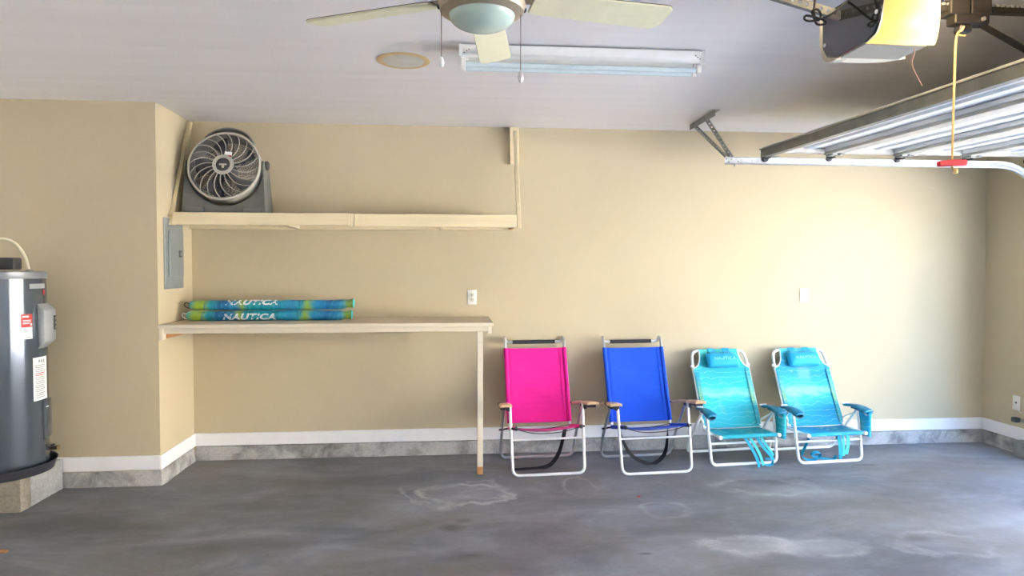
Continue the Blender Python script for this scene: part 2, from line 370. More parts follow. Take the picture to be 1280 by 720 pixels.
M = dict(
    wall=wall_mat(), ceil=ceil_mat(), floor=floor_mat(),
    white_trim=pm('white_trim_paint', (.88, .88, .88), .4, var=.03, scale=6),
    curb=concrete_mat('curb_concrete', (.50, .50, .48), .32),
    block=concrete_mat('block_concrete', (.36, .37, .37), .75),
    blockstain=concrete_mat('stained_block_concrete', (.33, .30, .25), .6),
    drive=concrete_mat('driveway_concrete', (.78, .75, .71), .9),
    shelfpaint=painted_wood('cream_painted_wood', (.80, .69, .45)),
    benchpaint=painted_wood('pale_painted_wood', (.76, .69, .54)),
    benchtop=wood_mat('worn_plywood', (.60, .50, .36), (.74, .63, .47), 0, .6),
    rawwood=wood_mat('raw_orange_wood', (.42, .20, .07), (.55, .28, .10), 0, .7),
    armwood=wood_mat('varnished_arm_wood', (.55, .36, .19), (.70, .50, .30), 1, .35, False),
    alu=pm('brushed_aluminium', (.72, .73, .74), .28, 1, .06, 30),
    aluw=pm('satin_white_aluminium', (.80, .81, .80), .3, .35, .03, 30),
    whitetube=pm('white_enamel_tube', (.84, .88, .86), .25, 0, .03, 20),
    galv=pm('galvanised_steel', (.62, .64, .65), .35, .85, .15, 25, .1, 60),
    galvd=pm('dull_galvanised_steel', (.30, .31, .29), .5, .6, .2, 14, .1, 60),
    doorwhite=pm('door_white_steel', (.78, .80, .80), .45, 0, .07, 5, .08, 90),
    doortan=pm('door_flange_steel', (.47, .46, .41), .5, .1, .10, 8, .08, 60),
    doordark=pm('door_strut_steel', (.20, .21, .19), .45, .4, .18, 10, .08, 60),
    black=pm('black_plastic', (.018, .018, .02), .4, 0, .2, 20),
    blackrub=pm('black_rubber', (.02, .021, .03), .7, 0, .2, 40),
    glossblack=pm('gloss_black_panel', (.02, .02, .018), .08, 0, .1, 8, coat=.5),
    strap=fabric_mat('black_webbing', (.012, .012, .014)),
    pink=fabric_mat('hot_pink_fabric', (.86, .012, .30)),
    blue=fabric_mat('royal_blue_fabric', (.006, .085, .68)),
    teal1=teal_mat('turquoise_print_fabric', [(.10, (.02, .30, .42)), (.24, (.01, .36, .44)), (.36, (.02, .44, .50)), (.455, (.02, .48, .52)), (.485, (.20, .64, .55)), (.54, (.02, .50, .52)), (.64, (.02, .40, .48)), (.74, (.01, .46, .54)), (.82, (.05, .46, .40))], 1.0, .35),
    teal2=teal_mat('sky_blue_print_fabric', [(.10, (.02, .26, .46)), (.24, (.01, .32, .55)), (.36, (.01, .34, .60)), (.455, (.03, .44, .58)), (.485, (.22, .64, .58)), (.54, (.03, .45, .58)), (.64, (.01, .30, .56)), (.74, (.02, .38, .58)), (.82, (.05, .42, .48))], 4.3, .35),
    tealhem=teal_mat('blue_green_hem_fabric', [(.20, (.02, .26, .40)), (.40, (.02, .34, .42)), (.44, (.18, .42, .22)), (.52, (.14, .46, .34)), (.62, (.02, .32, .44)), (.80, (.01, .34, .50))], 2.2, .2),
    tealplastic=pm('teal_plastic', (.004, .20, .33), .35, 0, .05, 10),
    tealdark=pm('dark_teal_plastic', (.004, .07, .11), .5, 0, .1, 10),
    pillow=fabric_mat('turquoise_pillow_fabric', (.005, .38, .66), .5),
    tealstrap=fabric_mat('turquoise_webbing', (.01, .36, .55)),
    tealstrapl=fabric_mat('pale_turquoise_webbing', (.06, .58, .60)),
    palecyan=pm('pale_cyan_print', (.35, .85, .85), .5, 0, .05),
    whiteprint=pm('white_print', (.85, .88, .88), .5, 0, .03),
    umbrella=umbrella_mat(),
    panelgrey=pm('grey_panel_paint', (.23, .26, .26), .45, .1, .05, 9),
    fangrey=pm('grey_fan_plastic', (.155, .16, .145), .5, 0, .08, 10),
    fanring=pm('light_grey_fan_plastic', (.46, .44, .38), .4, 0, .06, 10),
    fandark=pm('dark_fan_plastic', (.05, .05, .05), .5, 0, .1, 10),
    fanblade=pm('slate_fan_blade', (.045, .05, .075), .35, 0, .1, 10),
    wire=pm('grille_wire', (.42, .40, .35), .4, .2, .05, 10),
    wiredark=pm('dark_grille_wire', (.10, .10, .10), .45, .2, .05, 10),
    fancream=pm('cream_blade_laminate', (.78, .77, .55), .4, 0, .06, 7),
    fanedge=pm('brown_blade_edge', (.10, .085, .05), .5, 0, .1, 7),
    fanbronze=pm('brushed_champagne_metal', (.40, .34, .25), .35, .45, .08, 20),
    chain=pm('dark_bead_chain', (.22, .17, .12), .4, .6, .1, 20),
    brass=pm('brass', (.55, .42, .2), .35, .9, .1, 20),
    opalglass=pm('frosted_glass_bowl', (.44, .58, .53), .22, 0, .04, 8, coat=.3),
    fixwhite=pm('white_enamel_fixture', (.90, .90, .85), .35, 0, .04, 10),
    tubeglass=pm('unlit_tube_glass', (.66, .77, .79), .2, 0, .03, 10),
    trimyellow=pm('yellowed_trim_plastic', (.70, .52, .26), .45, 0, .1, 10),
    lensgrey=pm('frosted_can_lens', (.60, .60, .53), .4, 0, .05, 10),
    outlet=pm('white_outlet_plastic', (.82, .81, .76), .35, 0, .03, 15),
    outletd=pm('almond_outlet_face', (.72, .68, .58), .4, 0, .03, 15),
    slot=pm('dark_slot', (.03, .03, .03), .6, 0, .1),
    tank=pm('slate_enamel_tank', (.075, .095, .115), .16, .25, .06, 3, coat=.4),
    tanktop=pm('grey_tank_cap', (.24, .26, .27), .35, .2, .06, 6),
    panel2=pm('silver_control_cover', (.42, .46, .48), .3, .3, .05, 8),
    red=pm('red_print', (.55, .03, .02), .5, 0, .06),
    redhandle=pm('red_plastic_handle', (.50, .012, .02), .4, 0, .08),
    greyprint=pm('grey_print', (.32, .33, .34), .6, 0, .1),
    yellowprint=pm('yellow_print', (.72, .55, .06), .5, 0, .05),
    copper=pm('copper_pipe', (.45, .19, .09), .4, .8, .15, 15),
    conduit=pm('cream_conduit', (.72, .68, .50), .5, 0, .05),
    rope=pm('yellow_rope', (.72, .52, .20), .7, 0, .15, 60, .5, 300),
    pinkwire=pm('pale_antenna_wire', (.62, .38, .30), .5, 0, .05),
    lenswhite=pm('white_lens_plastic', (.74, .73, .66), .3, 0, .03),
    oprgrey=pm('grey_opener_steel', (.30, .31, .31), .35, .4, .05),
    railblack=pm('black_rail_steel', (.035, .033, .03), .45, .4, .2, 20),
    lens=translucent_glow(),
)

# ------------------------------------------------------------------ the room
H = 2.6; D = 5.333; XL = -1.993; YA = 4.7316; XR = 4.526; YR = -0.8; XW = -3.45
OY0, OY1, OZ = -.08, 4.70, 2.12          # garage door opening in the right wall
struct(MB().bx(XW-.2, XR+.25, YR-.2, D+.2, -.2, 0).build('floor', M['floor']))
struct(MB().bx(XW-.2, XR+.25, YR-.2, D+.2, H, H+.25).build('ceiling', M['ceil']))
struct(MB().bx(XL, XR+.2, D, D+.2, 0, H).build('wall_back', M['wall']))
struct(MB().bx(XW-.2, XL, YA, D+.2, 0, H).build('wall_left', M['wall']))
struct(MB().bx(XW-.2, XW, YR-.2, YA, 0, H).build('wall_far_left', M['ceil']))  # out of view; white instead of tan to bounce more light leftwards
struct(MB().bx(XW, XR+.2, YR-.2, YR, 0, H).build('wall_rear', M['ceil']))  # behind the camera; also whitened for extra bounced light
m = MB()
m.bx(XR, XR+.2, OY1, D, 0, H); m.bx(XR, XR+.2, YR, OY0, 0, H); m.bx(XR, XR+.2, OY0, OY1, OZ, H)
struct(m.build('wall_right', M['wall']))
m = MB(); m.bx(XR-.008, XR+.21, OY1-.03, OY1, 0, OZ); m.bx(XR-.008, XR+.21, OY0, OY0+.03, 0, OZ); m.bx(XR-.008, XR+.21, OY0+.03, OY1-.03, OZ-.03, OZ)
struct(m.build('trim_5', M['white_trim'], bevel=.003))
struct(MB().bx(XR+.25, 40, -25, 25, -.3, -.02).build('driveway', M['drive']))

struct(MB().bx(15, 15.4, -9, 14, -.02, 4.6).build('bounce_wall', pm('cream_bounce_surface', (.82, .72, .56), .9, 0, .05, 3)))  # unseen wall added across the driveway to bounce sunlight into the garage
BB0, BB1 = .108, .207
def board(name, x0, x1, y0, y1):
    struct(MB().bx(x0, x1, y0, y1, BB0, BB1).build(name, M['white_trim'], bevel=.003))
board('baseboard_back', XL+.014, XR-.014, D-.014, D)
board('baseboard_alcove', XL, XL+.014, YA-.014, D-.0005)
board('baseboard_left', -2.66, XL, YA-.014, YA)
board('baseboard_right', XR-.014, XR, OY1+.02, D-.0005)
def curb(name, pts, h, seed):
    """a rough poured curb: pts is its front line on the floor, (dx,dy) points to the wall behind"""
    rnd = random.Random(seed); mm = MB(); (x0, y0), (x1, y1), (dx, dy) = pts; n = max(2, int(math.hypot(x1-x0, y1-y0)/.07))
    vs_ = []
    for i in range(n+1):
        t = i/n; x = x0+(x1-x0)*t; y = y0+(y1-y0)*t; j = [rnd.uniform(-.004, .004) for _ in range(3)]
        L = math.hypot(dx, dy); ux, uy = dx/L, dy/L
        vs_ += [(x+ux*j[0]-ux*.006, y+uy*j[0]-uy*.006, 0), (x+ux*j[1], y+uy*j[1], h*.55), (x+ux*(.006+j[2]), y+uy*(.006+j[2]), h-.003+min(0, j[0])), (x+dx, y+dy, h-.002), (x+dx, y+dy, 0)]
    fs = [(i*5+k, i*5+k+1, (i+1)*5+k+1, (i+1)*5+k) for i in range(n) for k in range(4)]
    fs += [(0,1,2,3,4), tuple(reversed([n*5+k for k in range(5)]))]
    mm.add(vs_, fs); struct(mm.build(name, M['curb'], smooth=50, merge=False))
curb('trim_1', ((XL+.02, D-.024), (XR-.02, D-.024), (0, .023)), BB0, 1)
curb('trim_2', ((XL+.012, YA-.01), (XL+.012, D-.02), (-.0115, 0)), BB0-.004, 2)
curb('trim_3', ((-2.66, YA-.012), (XL+.010, YA-.012), (0, .0115)), BB0-.004, 3)
curb('trim_4', ((XR-.024, 4.80), (XR-.024, D-.02), (.023, 0)), BB0, 4)

# ------------------------------------------------------------------ upper shelf
SY0 = 4.90; SZ = 1.876
sh = thing('wall_shelf', 'cream painted wooden shelf hung high on the wall from sloping braces', 'shelf', (-.75, SY0, 1.78))
MB().bx(XL+.002, .47, SY0+.02, D-.002, SZ-.022, SZ-.002).build('shelf_board', M['shelfpaint'], sh, .002)
MB().bx(XL+.032, -.738, SY0, SY0+.02, SZ-.088, SZ).build('front_board', M['shelfpaint'], sh, .003)
MB().bx(-.705, .468, SY0, SY0+.02, SZ-.096, SZ-.002).build('front_board', M['shelfpaint'], sh, .003)
MB().bx(-.737, -.706, SY0+.004, SY0+.02, SZ-.096, SZ).build('joint_block', M['shelfpaint'], sh, .003)
MB().bx(XL+.002, .47, D-.04, D-.002, SZ-.095, SZ-.0225).build('wall_cleat', M['shelfpaint'], sh, .003)
for x in (-1.2, -.1, .44): MB().bx(x, x+.028, SY0+.0205, D-.0405, SZ-.09, SZ-.0225).build('joist', M['rawwood' if x > .4 else 'shelfpaint'], sh, .002)
def brace(x0, x1, y0, z0, y1, z1, wd, nm):
    d = Vector((0, y1-y0, z1-z0)).normalized(); n = Vector((0, -d.z, d.y))
    poly = [(y0, z0), (y0+wd, z0), (y1+wd*.55, z1), (y1, z1)]
    mm = MB(); mm.prism(poly, lambda y, z: (x0, y, z), lambda y, z: (x1, y, z)); return mm.build(nm, M['shelfpaint'], sh, .002)
brace(XL+.002, XL+.030, SY0-.004, SZ-.09, 5.265, 2.585, .075, 'brace')
brace(.472, .503, SY0-.004, SZ-.098, 5.225, 2.555, .06, 'brace')
MB().bx(.452, .522, D-.04, D-.002, 2.305, H-.004).build('wall_block', M['shelfpaint'], sh, .003)
for p in ((-1.94, SZ-.02), (.455, SZ-.06), (.487, 2.53)):
    pass

# ------------------------------------------------------------------ workbench
BT = 1.098; BY0 = 4.722
wb = thing('workbench', 'long pale wooden workbench fixed to the wall with a single thin front leg', 'workbench', (.19, 4.80, 0))
MB().bx(XL+.002, .285, BY0, D-.002, BT-.024, BT).build('bench_top', M['benchtop'], wb, .003)
MB().bx(XL+.002, .285, BY0-.012, BY0-.0005, BT-.026, BT-.001).build('edge_strip', M['benchpaint'], wb, .003)
MB().bx(XL+.03, .262, BY0+.018, BY0+.05, BT-.064, BT-.0245).build('front_rail', M['benchpaint'], wb, .003)
MB().bx(XL+.002, XL+.0295, BY0+.006, BY0+.06, BT-.105, BT-.0245).build('end_cleat', M['benchpaint'], wb, .003)
MB().bx(XL+.002, XL+.03, BY0+.062, D-.042, BT-.100, BT-.0245).build('side_cleat', M['rawwood'], wb, .003)
MB().bx(XL+.03, .26, D-.04, D-.002, BT-.09, BT-.0245).build('wall_cleat', M['benchpaint'], wb, .003)
MB().bx(.245, .275, BY0+.052, BY0+.14, BT-.085, BT-.0245).build('end_block', M['benchpaint'], wb, .003)
MB().bx(.172, .212, BY0+.05, BY0+.115, .055, BT-.0245).build('leg', M['benchpaint'], wb, .003)
MB().bx(.172, .212, BY0+.05, BY0+.115, 0, .0548).build('leg_foot', M['rawwood'], wb, .002)

# ------------------------------------------------------------------ umbrella bags
def umbrella(loc, rx, label, flip):
    u = thing('umbrella_bag', label, 'umbrella', loc, 0, 'beach umbrellas lying on the workbench', world=False)
    L = 1.17; R0 = .038; mm = MB(); nu = 60; nv = 20; rnd = random.Random(int(rx*100)+3); ph = [rnd.uniform(0, 6) for _ in range(6)]
    def f(i, j):
        t = i; x = t*L; a = 2*PI*j
        r = R0*(1+.03*math.sin(17*t+ph[0])+.02*math.sin(41*t+2*a+ph[1])+.03*math.sin(9*t+3*a+ph[2]))
        if t < .03: r *= .72+.28*math.sqrt(max(0, t/.03))
        if t > .93: r *= 1-.28*math.sin((t-.93)/.07*PI)*.8 + .02*math.sin(9*a)*(t-.93)/.07
        y = math.cos(a)*r; z = math.sin(a)*r*.97 + R0*.97
        z = max(z, .0008)
        return (x, y, z+(.012 if flip else .004)*max(0, t-.9)/.1)
    mm.grid(f, nu, nv)
    mm.build('bag', M['umbrella'], u, smooth=60)
    # gathered end and closed end
    def endcap(x, s, rr):
        k = MB(); k.lathe([(R0*rr, 0), (R0*rr*.8, s*.006), (R0*.3, s*.004), (.001, s*.002)], 20, Matrix.Translation((x, 0, R0*.97)) @ Matrix.Rotation(PI/2, 4, 'Y'), caps=False); return k
    endcap(.002, -1, .71).build('end_cap', M['blackrub'], u)
    endcap(L-.002, 1, .95).build('gathered_end', M['tealstrapl'], u).location.z = .012 if flip else .004
    k = MB(); k.tube(smooth_path([(.005, -.02, .05), (-.02, -.03, .06), (-.026, -.035, .04), (-.01, -.036, .025), (.004, -.03, .02)], 4), .003, 6); k.build('drawstring', M['whiteprint'] if not flip else M['black'], u)
    vs_, fs = text_mesh('NAUTICA', .060, outline=.0022, shear=.25, spacing=1.1)
    x0 = .44 if not flip else .44; a0 = math.radians(190) if not flip else math.radians(143)
    out = []
    for v in vs_:
        a = a0 - v.y/R0; rr = R0*1.085+v.z
        out.append((x0+v.x*1.32, math.cos(a)*rr, math.sin(a)*rr*.97+R0*.97))
    MB().add(out, fs).build('printed_lettering', M['whiteprint'], u, merge=False)
    return u
umbrella((-1.915, 5.03, BT+.0005), .1, 'rolled umbrella in a shiny blue and green bag resting directly on the bench', False)
umbrella((-1.905, 5.056, BT+.0755), .5, 'rolled umbrella in a shiny blue and green bag lying on top of another', True)

# ------------------------------------------------------------------ beach chairs
def high_chair(name, fab, label, loc, rz, strap_pts):
    c = thing(name, label, 'chair', loc, rz, 'tall beach chairs with wooden arms', world=False)
    r = .0105
    mm = MB(); mm.tube(fillet([(-.270, .105, .503), (-.262, 0, r), (.262, 0, r), (.270, .105, .503)], .05, 6), r, 10)
    fl = mm.build('front_leg_frame', M['aluw'], c)
    MB().tube([(-.264, .052, .252), (.264, .052, .252)], .008, 8).build('crossbar', M['aluw'], fl)
    for s in (-1, 1): MB().lathe([(.006, -.003), (.006, .003), (.003, .005)], 8, Matrix.Translation((s*.266, .040, .252)) @ Matrix.Rotation(PI/2, 4, 'X')).build('rivet', M['alu'], fl)
    side = lambda s: [(s*.293, .165, .497), (s*.292, .36, .235), (s*.290, .43, .12), (s*.283, .455, r)]
    mm = MB(); mm.tube(fillet(side(-1) + list(reversed(side(1))), .05, 6), r, 10)
    mm.build('rear_leg_frame', M['alu'], c)
    # back frame: two uprights, bent backwards at the top into a grip bar
    up = lambda s: [(s*.232, .335, .265), (s*.238, .545, .845), (s*.238, .575, .925), (s*.234, .606, .935), (s*.225, .612, .893), (s*.16, .612, .893)]
    mm = MB(); mm.tube(fillet(up(-1) + list(reversed(up(1))), .028, 6), r, 10)
    bf = mm.build('back_frame', M['alu'], c)
    MB().tube([(-.172, .612, .893), (.172, .612, .893)], .0145, 12).build('foam_grip', M['blackrub'], bf)
    # back sling with a sleeve round each upright
    P0 = Vector((0, .352, .305)); P1 = Vector((0, .549, .852))
    def sling(i, j):
        p = P0.lerp(P1, j); x = (i*2-1)*.236
        sag = .020*(1-(i*2-1)**2)*(.5+.5*math.sin(PI*min(1, j*1.0)))
        wr = .0022*math.sin(9*i+14*j)*math.sin(PI*j)
        return (x, p.y+sag+wr-.004, p.z-.3*sag)
    mm = MB(); mm.grid(sling, 16, 18, (0, .0035, -.001)); bk = mm.build('back_sling', fab, c, smooth=60)
    for s in (-1, 1):
        mm = MB(); mm.tube([(s*.236, P0.y+(P1.y-P0.y)*t, P0.z+(P1.z-P0.z)*t) for t in (0, .25, .5, .75, 1)], .0165, 10); mm.build('sleeve', fab, bk)
        mm = MB(); mm.bar((s*.205, P0.y-.001, P0.z+.002), (s*.205, P1.y-.001, P1.z), .018, .004, (0, 1, 0)); mm.build('hem', fab, bk)
    # seat sling and its side rails
    S0 = Vector((0, .02, .343)); S1 = Vector((0, .335, .272))
    def seat(i, j):
        p = S0.lerp(S1, j); q = (i*2-1); return (q*.237, p.y, p.z-.030*(1-q*q)*math.sin(PI*(.12+.76*j)))
    mm = MB(); mm.grid(seat, 12, 10, (0, 0, -.004)); st = mm.build('seat_sling', fab, c, smooth=60)
    for s in (-1, 1):
        MB().tube([(s*.237, .02, .343), (s*.236, .335, .272)], .0145, 10).build('sleeve', fab, st)
        MB().tube([(s*.232, .03, .341), (s*.268, .034, .340)], .0085, 8).build('pivot_bolt', M['black'], c)
        MB().tube([(s*.232, .335, .27), (s*.318, .33, .262)], .0065, 8).build('pivot_bolt', M['black'], c)
        MB().lathe([(.001, -.006), (.014, -.004), (.014, .008), (.006, .012)], 12, Matrix.Translation((s*.237, .012, .344)) @ Matrix.Rotation(PI/2, 4, 'X')).build('end_plug', M['black'], st)
        # wooden arm on its plastic bracket
        def arm(i, j, s=s):
            y = -.025+.435*j; wd = .043*(1 if j < .55 else 1-.35*(j-.55)/.45); xc = s*(.315-.028*j)
            z = .525-.080*j+.010*math.sin(PI*j)
            return (xc+(i*2-1)*wd, y, z-.004*abs(i*2-1)**3)
        mm = MB(); mm.grid(arm, 6, 12, (0, 0, -.019)); mm.build('armrest', M['armwood'], c, .004, 50, 2)
        mm = MB(); mm.bx(s*.315-.034, s*.315+.030, .00, .17, .480, .504); mm.bx(s*.285-.012, s*.285+.012, .07, .19, .455, .484); mm.build('arm_bracket', M['black'], c, .004)
        MB().tube([(s*.240, .398, .440), (s*.300, .394, .438)], .006, 8).build('arm_pin', M['black'], c)
    # carrying strap and the thin cords by the seat
    ribbon(smooth_path(strap_pts, 8), .030, .003, (.15, .6, .8)).build('carry_strap', M['strap'], c, smooth=60)
    MB().tube(smooth_path([(-.235, .33, .278), (-.1, .30, .268), (.05, .29, .270), (.235, .33, .285)], 6), .003, 6).build('cord', M['black'], c)
    MB().tube(smooth_path([(-.235, .05, .332), (-.1, .03, .300), (.08, .02, .305), (.235, .05, .330)], 6), .003, 6).build('cord', M['black'], c)
    return c
high_chair('beach_chair', M['pink'], 'hot pink high-backed beach chair with wooden armrests beside the workbench leg', (.683, 4.700, 0), .065,
           [(.19, .315, .262), (.165, .27, .20), (.12, .22, .10), (.05, .18, .028), (-.04, .17, .005), (-.15, .16, .004), (-.225, .15, .006), (-.24, .16, .035)])
high_chair('beach_chair', M['blue'], 'royal blue high-backed beach chair with wooden armrests', (1.465, 4.668, 0), .065,
           [(-.185, .30, .262), (-.165, .28, .17), (-.10, .25, .065), (.0, .235, .012), (.07, .235, .010), (.15, .25, .07), (.19, .29, .18), (.20, .32, .27)])

def low_chair(fab, label, loc, rz, straps, green_top):
    c = thing('beach_chair', label, 'chair', loc, rz, 'low turquoise beach chairs with head pillows', world=False)
    r = .0115
    mm = MB(); mm.tube(fillet([(-.276, .07, .392), (-.266, 0, r), (.266, 0, r), (.276, .07, .392)], .05, 6), r, 10)
    fl = mm.build('front_leg_frame', M['whitetube'], c)
    MB().tube([(-.270, .031, .165), (.270, .031, .165)], .0095, 8).build('crossbar', M['whitetube'], fl)
    side = lambda s: [(s*.298, .10, .388), (s*.296, .29, .155), (s*.292, .345, .09), (s*.286, .385, r)]
    mm = MB(); mm.tube(fillet(side(-1) + list(reversed(side(1))), .045, 6), r, 10); mm.build('rear_leg_frame', M['whitetube'], c)
    B0 = Vector((0, .185, .235)); B1 = Vector((0, .450, .812))
    bp = lambda t: B0.lerp(B1, t)
    mm = MB(); mm.tube(fillet([(-.236, bp(-.02).y, bp(-.02).z), (-.238, bp(.82).y, bp(.82).z), (-.222, bp(1).y, bp(1).z), (.222, bp(1).y, bp(1).z), (.238, bp(.82).y, bp(.82).z), (.236, bp(-.02).y, bp(-.02).z)], .055, 8), r, 10)
    bf = mm.build('back_frame', M['whitetube'], c)
    def hw(t):      # half width of the sling: full below, scooped corners at the top
        if t < .77: return .240
        u = (t-.77)/.23; return .240-.072*math.sqrt(max(0, 1-(1-min(1, u*1.15))**2))
    def sling(i, j):
        t = .01+j*1.005; p = bp(t); q = i*2-1
        sag = .014*(1-q*q)*math.sin(PI*min(1, .1+.9*j)); wr = .0022*math.sin(8*i+19*j)
        return (q*hw(t), p.y-.0125+sag+wr, p.z+.005-.35*sag)
    mm = MB(); mm.grid(sling, 16, 34, (0, .003, -.001)); bk = mm.build('back_sling', fab, c, smooth=60)
    for s in (-1, 1):
        mm = MB(); mm.bar((s*.218, bp(.04).y-.0155, bp(.04).z+.004), (s*.218, bp(.74).y-.0155, bp(.74).z+.004), .030, .003, (0, 1, 0)); mm.build('side_hem', M['tealhem'], bk)
        mm = MB(); mm.tube([(s*hw(t), bp(t).y-.011, bp(t).z+.004) for t in [.765+.24*k/14 for k in range(15)]], .0055, 6); mm.build('corner_piping', M['whitetube'], bk)
        MB().lathe([(.001, -.012), (.017, -.012), (.017, .016), (.012, .020)], 10, Matrix.Translation((s*.236, B0.y+.01, B0.z+.02)) @ Matrix.Rotation(PI/2, 4, 'Y')).build('hinge_boss', M['whitetube'], bf)
        MB().lathe([(.006, -.013), (.013, -.013), (.013, .013), (.006, .013)], 10, Matrix.Translation((s*.240, bp(.80).y, bp(.80).z)) @ Matrix.Rotation(PI/2, 4, 'Y')).build('fold_joint', M['whitetube'], bf)
    def seat(i, j):
        q = i*2-1; y = -.06+.262*j; z = .242-.006*j-.020*(1-q*q)*math.sin(PI*(.05+.85*j))
        return (q*.238, y, z)
    mm = MB(); mm.grid(seat, 14, 10, (0, 0, -.004)); st = mm.build('seat_sling', fab, c, smooth=60)
    mm = MB(); mm.tube(fillet([(-.236, .2, .232), (-.236, -.06, .236), (.236, -.06, .236), (.236, .2, .232)], .01, 2), .0105, 8); sf = mm.build('seat_frame', M['whitetube'], c)
    MB().tube([(-.218, -.061, .237), (.218, -.061, .237)], .0155, 10).build('front_hem', fab, st)
    for s in (-1, 1):
        MB().lathe([(.001, -.010), (.0155, -.008), (.0155, .008), (.009, .013)], 12, Matrix.Translation((s*.236, -.070, .236)) @ Matrix.Rotation(PI/2, 4, 'X')).build('end_plug', M['whitetube'], sf)
        MB().tube([(s*.236, .03, .234), (s*.268, .032, .235)], .007, 8).build('pivot_bolt', M['aluw'], c)
        # moulded arm, wide and hollow at the front
        def arm(i, j, s=s):
            y = -.045+.265*j; wd = .046-.026*min(1, max(0, (j-.12)/.6)) if j > .12 else .046*math.sqrt(1-((.12-j)/.12)**2*.6)
            xc = s*(.287-.012*j); z = .404+.034*math.sin(PI*min(1, j*1.1))*.5+.004*j; q = i*2-1
            return (xc+q*wd, y, z-.010*abs(q)**3*(1-j*.5))
        mm = MB(); mm.grid(arm, 8, 16, (0, 0, -.018)); ar = mm.build('armrest', M['tealplastic'], c, .005, 55, 2)
        mm = MB()
        def scoop(i, j, s=s):
            y = -.034+.16*j; wd = (.042-.020*j); q = i*2-1; dz = .030*(1-j)*(1-q*q)**.6+.004
            return (s*(.287-.008*j)+q*wd, y, .389+.006*math.sin(PI*j)-dz)
        mm.grid(scoop, 8, 8, (0, 0, .012)); mm.build('cup_recess', M['tealdark'], ar, smooth=60)
        MB().tube([(s*.240, .205, .408), (s*.292, .200, .412)], .006, 8).build('arm_pin', M['aluw'], c)
        MB().tube([(s*.292, .14, .345), (s*.245, .19, .300), (s*.238, .198, .268)], .0075, 8).build('recline_brace', M['whitetube'], c)
    # fabric pouch under the arm
    def pouch(i, j):
        a = 2*PI*i; z = .388-.190*j; rx = .030*(1+.12*math.sin(3*a+5*j)); ry = .062*(1-.18*j)
        return (.302+math.cos(a)*rx, .015+math.sin(a)*ry, z+.008*math.sin(2*a+1)*j)
    mm = MB(); mm.grid(pouch, 20, 10); po = mm.build('side_pouch', fab, c, smooth=60)
    MB().lathe([(.001, 0), (.9, 0), (1, .006)], 20, Matrix.Translation((.302, .015, .198)) @ Matrix.Diagonal((.031, .052, 1, 1))).build('pouch_base', M['tealdark'], po)
    # head pillow hung over the top on two straps, with lettering
    pc = bp(.865) + Vector((0, -.045, .010)); nrm = Vector((0, -(B1-B0).z, (B1-B0).y)).normalized(); upv = (B1-B0).normalized()
    def pil(i, j):
        a = 2*PI*i; t = j*2-1; x = t*.140; e = max(0, 1-abs(t)**7)**.5
        u = math.cos(a)*.061*(.80+.20*e); v = math.sin(a)*.034*e
        p = pc + upv*u + nrm*v; return (x+.004, p.y, p.z)
    mm = MB(); mm.grid(pil, 24, 22); pl = mm.build('head_pillow', M['pillow'], c, smooth=70)
    for x in (-.062, .062):
        q = bp(1.0)
        mm = ribbon([tuple(pc + upv*.045 + nrm*.020 + Vector((x, 0, 0))), (x, q.y-.028, q.z-.006), (x, q.y-.006, q.z+.018), (x, q.y+.015, q.z+.004), (x, q.y+.004, q.z-.05)], .055, .003, (1, 0, 0))
        mm.build('pillow_strap', M['pillow'], pl, smooth=60)
    vs_, fs = text_mesh('NAUTICA', .034, extrude=.0004, spacing=1.12)
    MB().add([tuple(Vector((.012+v.x*1.15, pc.y, pc.z)) + upv*(v.y+.006) + nrm*(.034*math.sqrt(max(0, 1-((v.y+.006)/.061)**2))+.0012+v.z)) for v in vs_], fs).build('printed_lettering', M['palecyan'], pl, merge=False)
    for pts, wd, mt, wdir in straps:
        ribbon(smooth_path(pts, 6), wd, .003, wdir).build('back_strap', M[mt], c, smooth=60)
    return c
low_chair(M['teal1'], 'turquoise low beach chair with straps trailing down to the floor', (2.186, 4.826, 0), .085,
    [([(-.02, -.03, .222), (.03, -.06, .13), (.06, -.085, .05), (.065, -.09, .006)], .022, 'tealstrap', (1, 0, 0)),
     ([(.02, -.02, .222), (.07, -.045, .14), (.10, -.065, .06), (.112, -.07, .012)], .020, 'tealstrapl', (1, 0, 0)),
     ([(.09, .0, .22), (.14, -.01, .14), (.20, -.02, .07), (.22, -.03, .035)], .022, 'tealstrap', (1, 0, 0)),
     ([(.13, .02, .22), (.18, .02, .15), (.23, .02, .085), (.245, .01, .060)], .018, 'tealstrapl', (1, 0, 0)),
     ([(.10, -.05, .05), (.13, -.06, .015), (.19, -.055, .012), (.20, -.04, .045), (.15, -.03, .05)], .022, 'tealstrap', (0, 1, .4))], True)
low_chair(M['teal2'], 'sky blue low beach chair whose straps hang clear of the floor', (2.866, 4.826, 0), .085,
    [([(.045, -.02, .222), (.055, -.03, .15), (.060, -.03, .07), (.062, -.03, .035)], .028, 'tealstrap', (1, 0, 0)),
     ([(.085, -.015, .222), (.092, -.02, .15), (.095, -.02, .09), (.092, -.02, .055)], .020, 'tealstrapl', (1, 0, 0)),
     ([(.13, -.01, .222), (.135, -.015, .15), (.125, -.015, .09), (.122, -.015, .065)], .026, 'tealstrapl', (1, 0, 0)),
     ([(-.10, .10, .215), (-.15, .09, .12), (-.20, .06, .05), (-.16, .03, .02), (-.10, .03, .03), (-.06, .04, .06), (-.09, .05, .075), (-.13, .04, .05), (.02, .02, .02), (.06, .02, .05)], .026, 'tealstrap', (.2, 1, .5))], False)

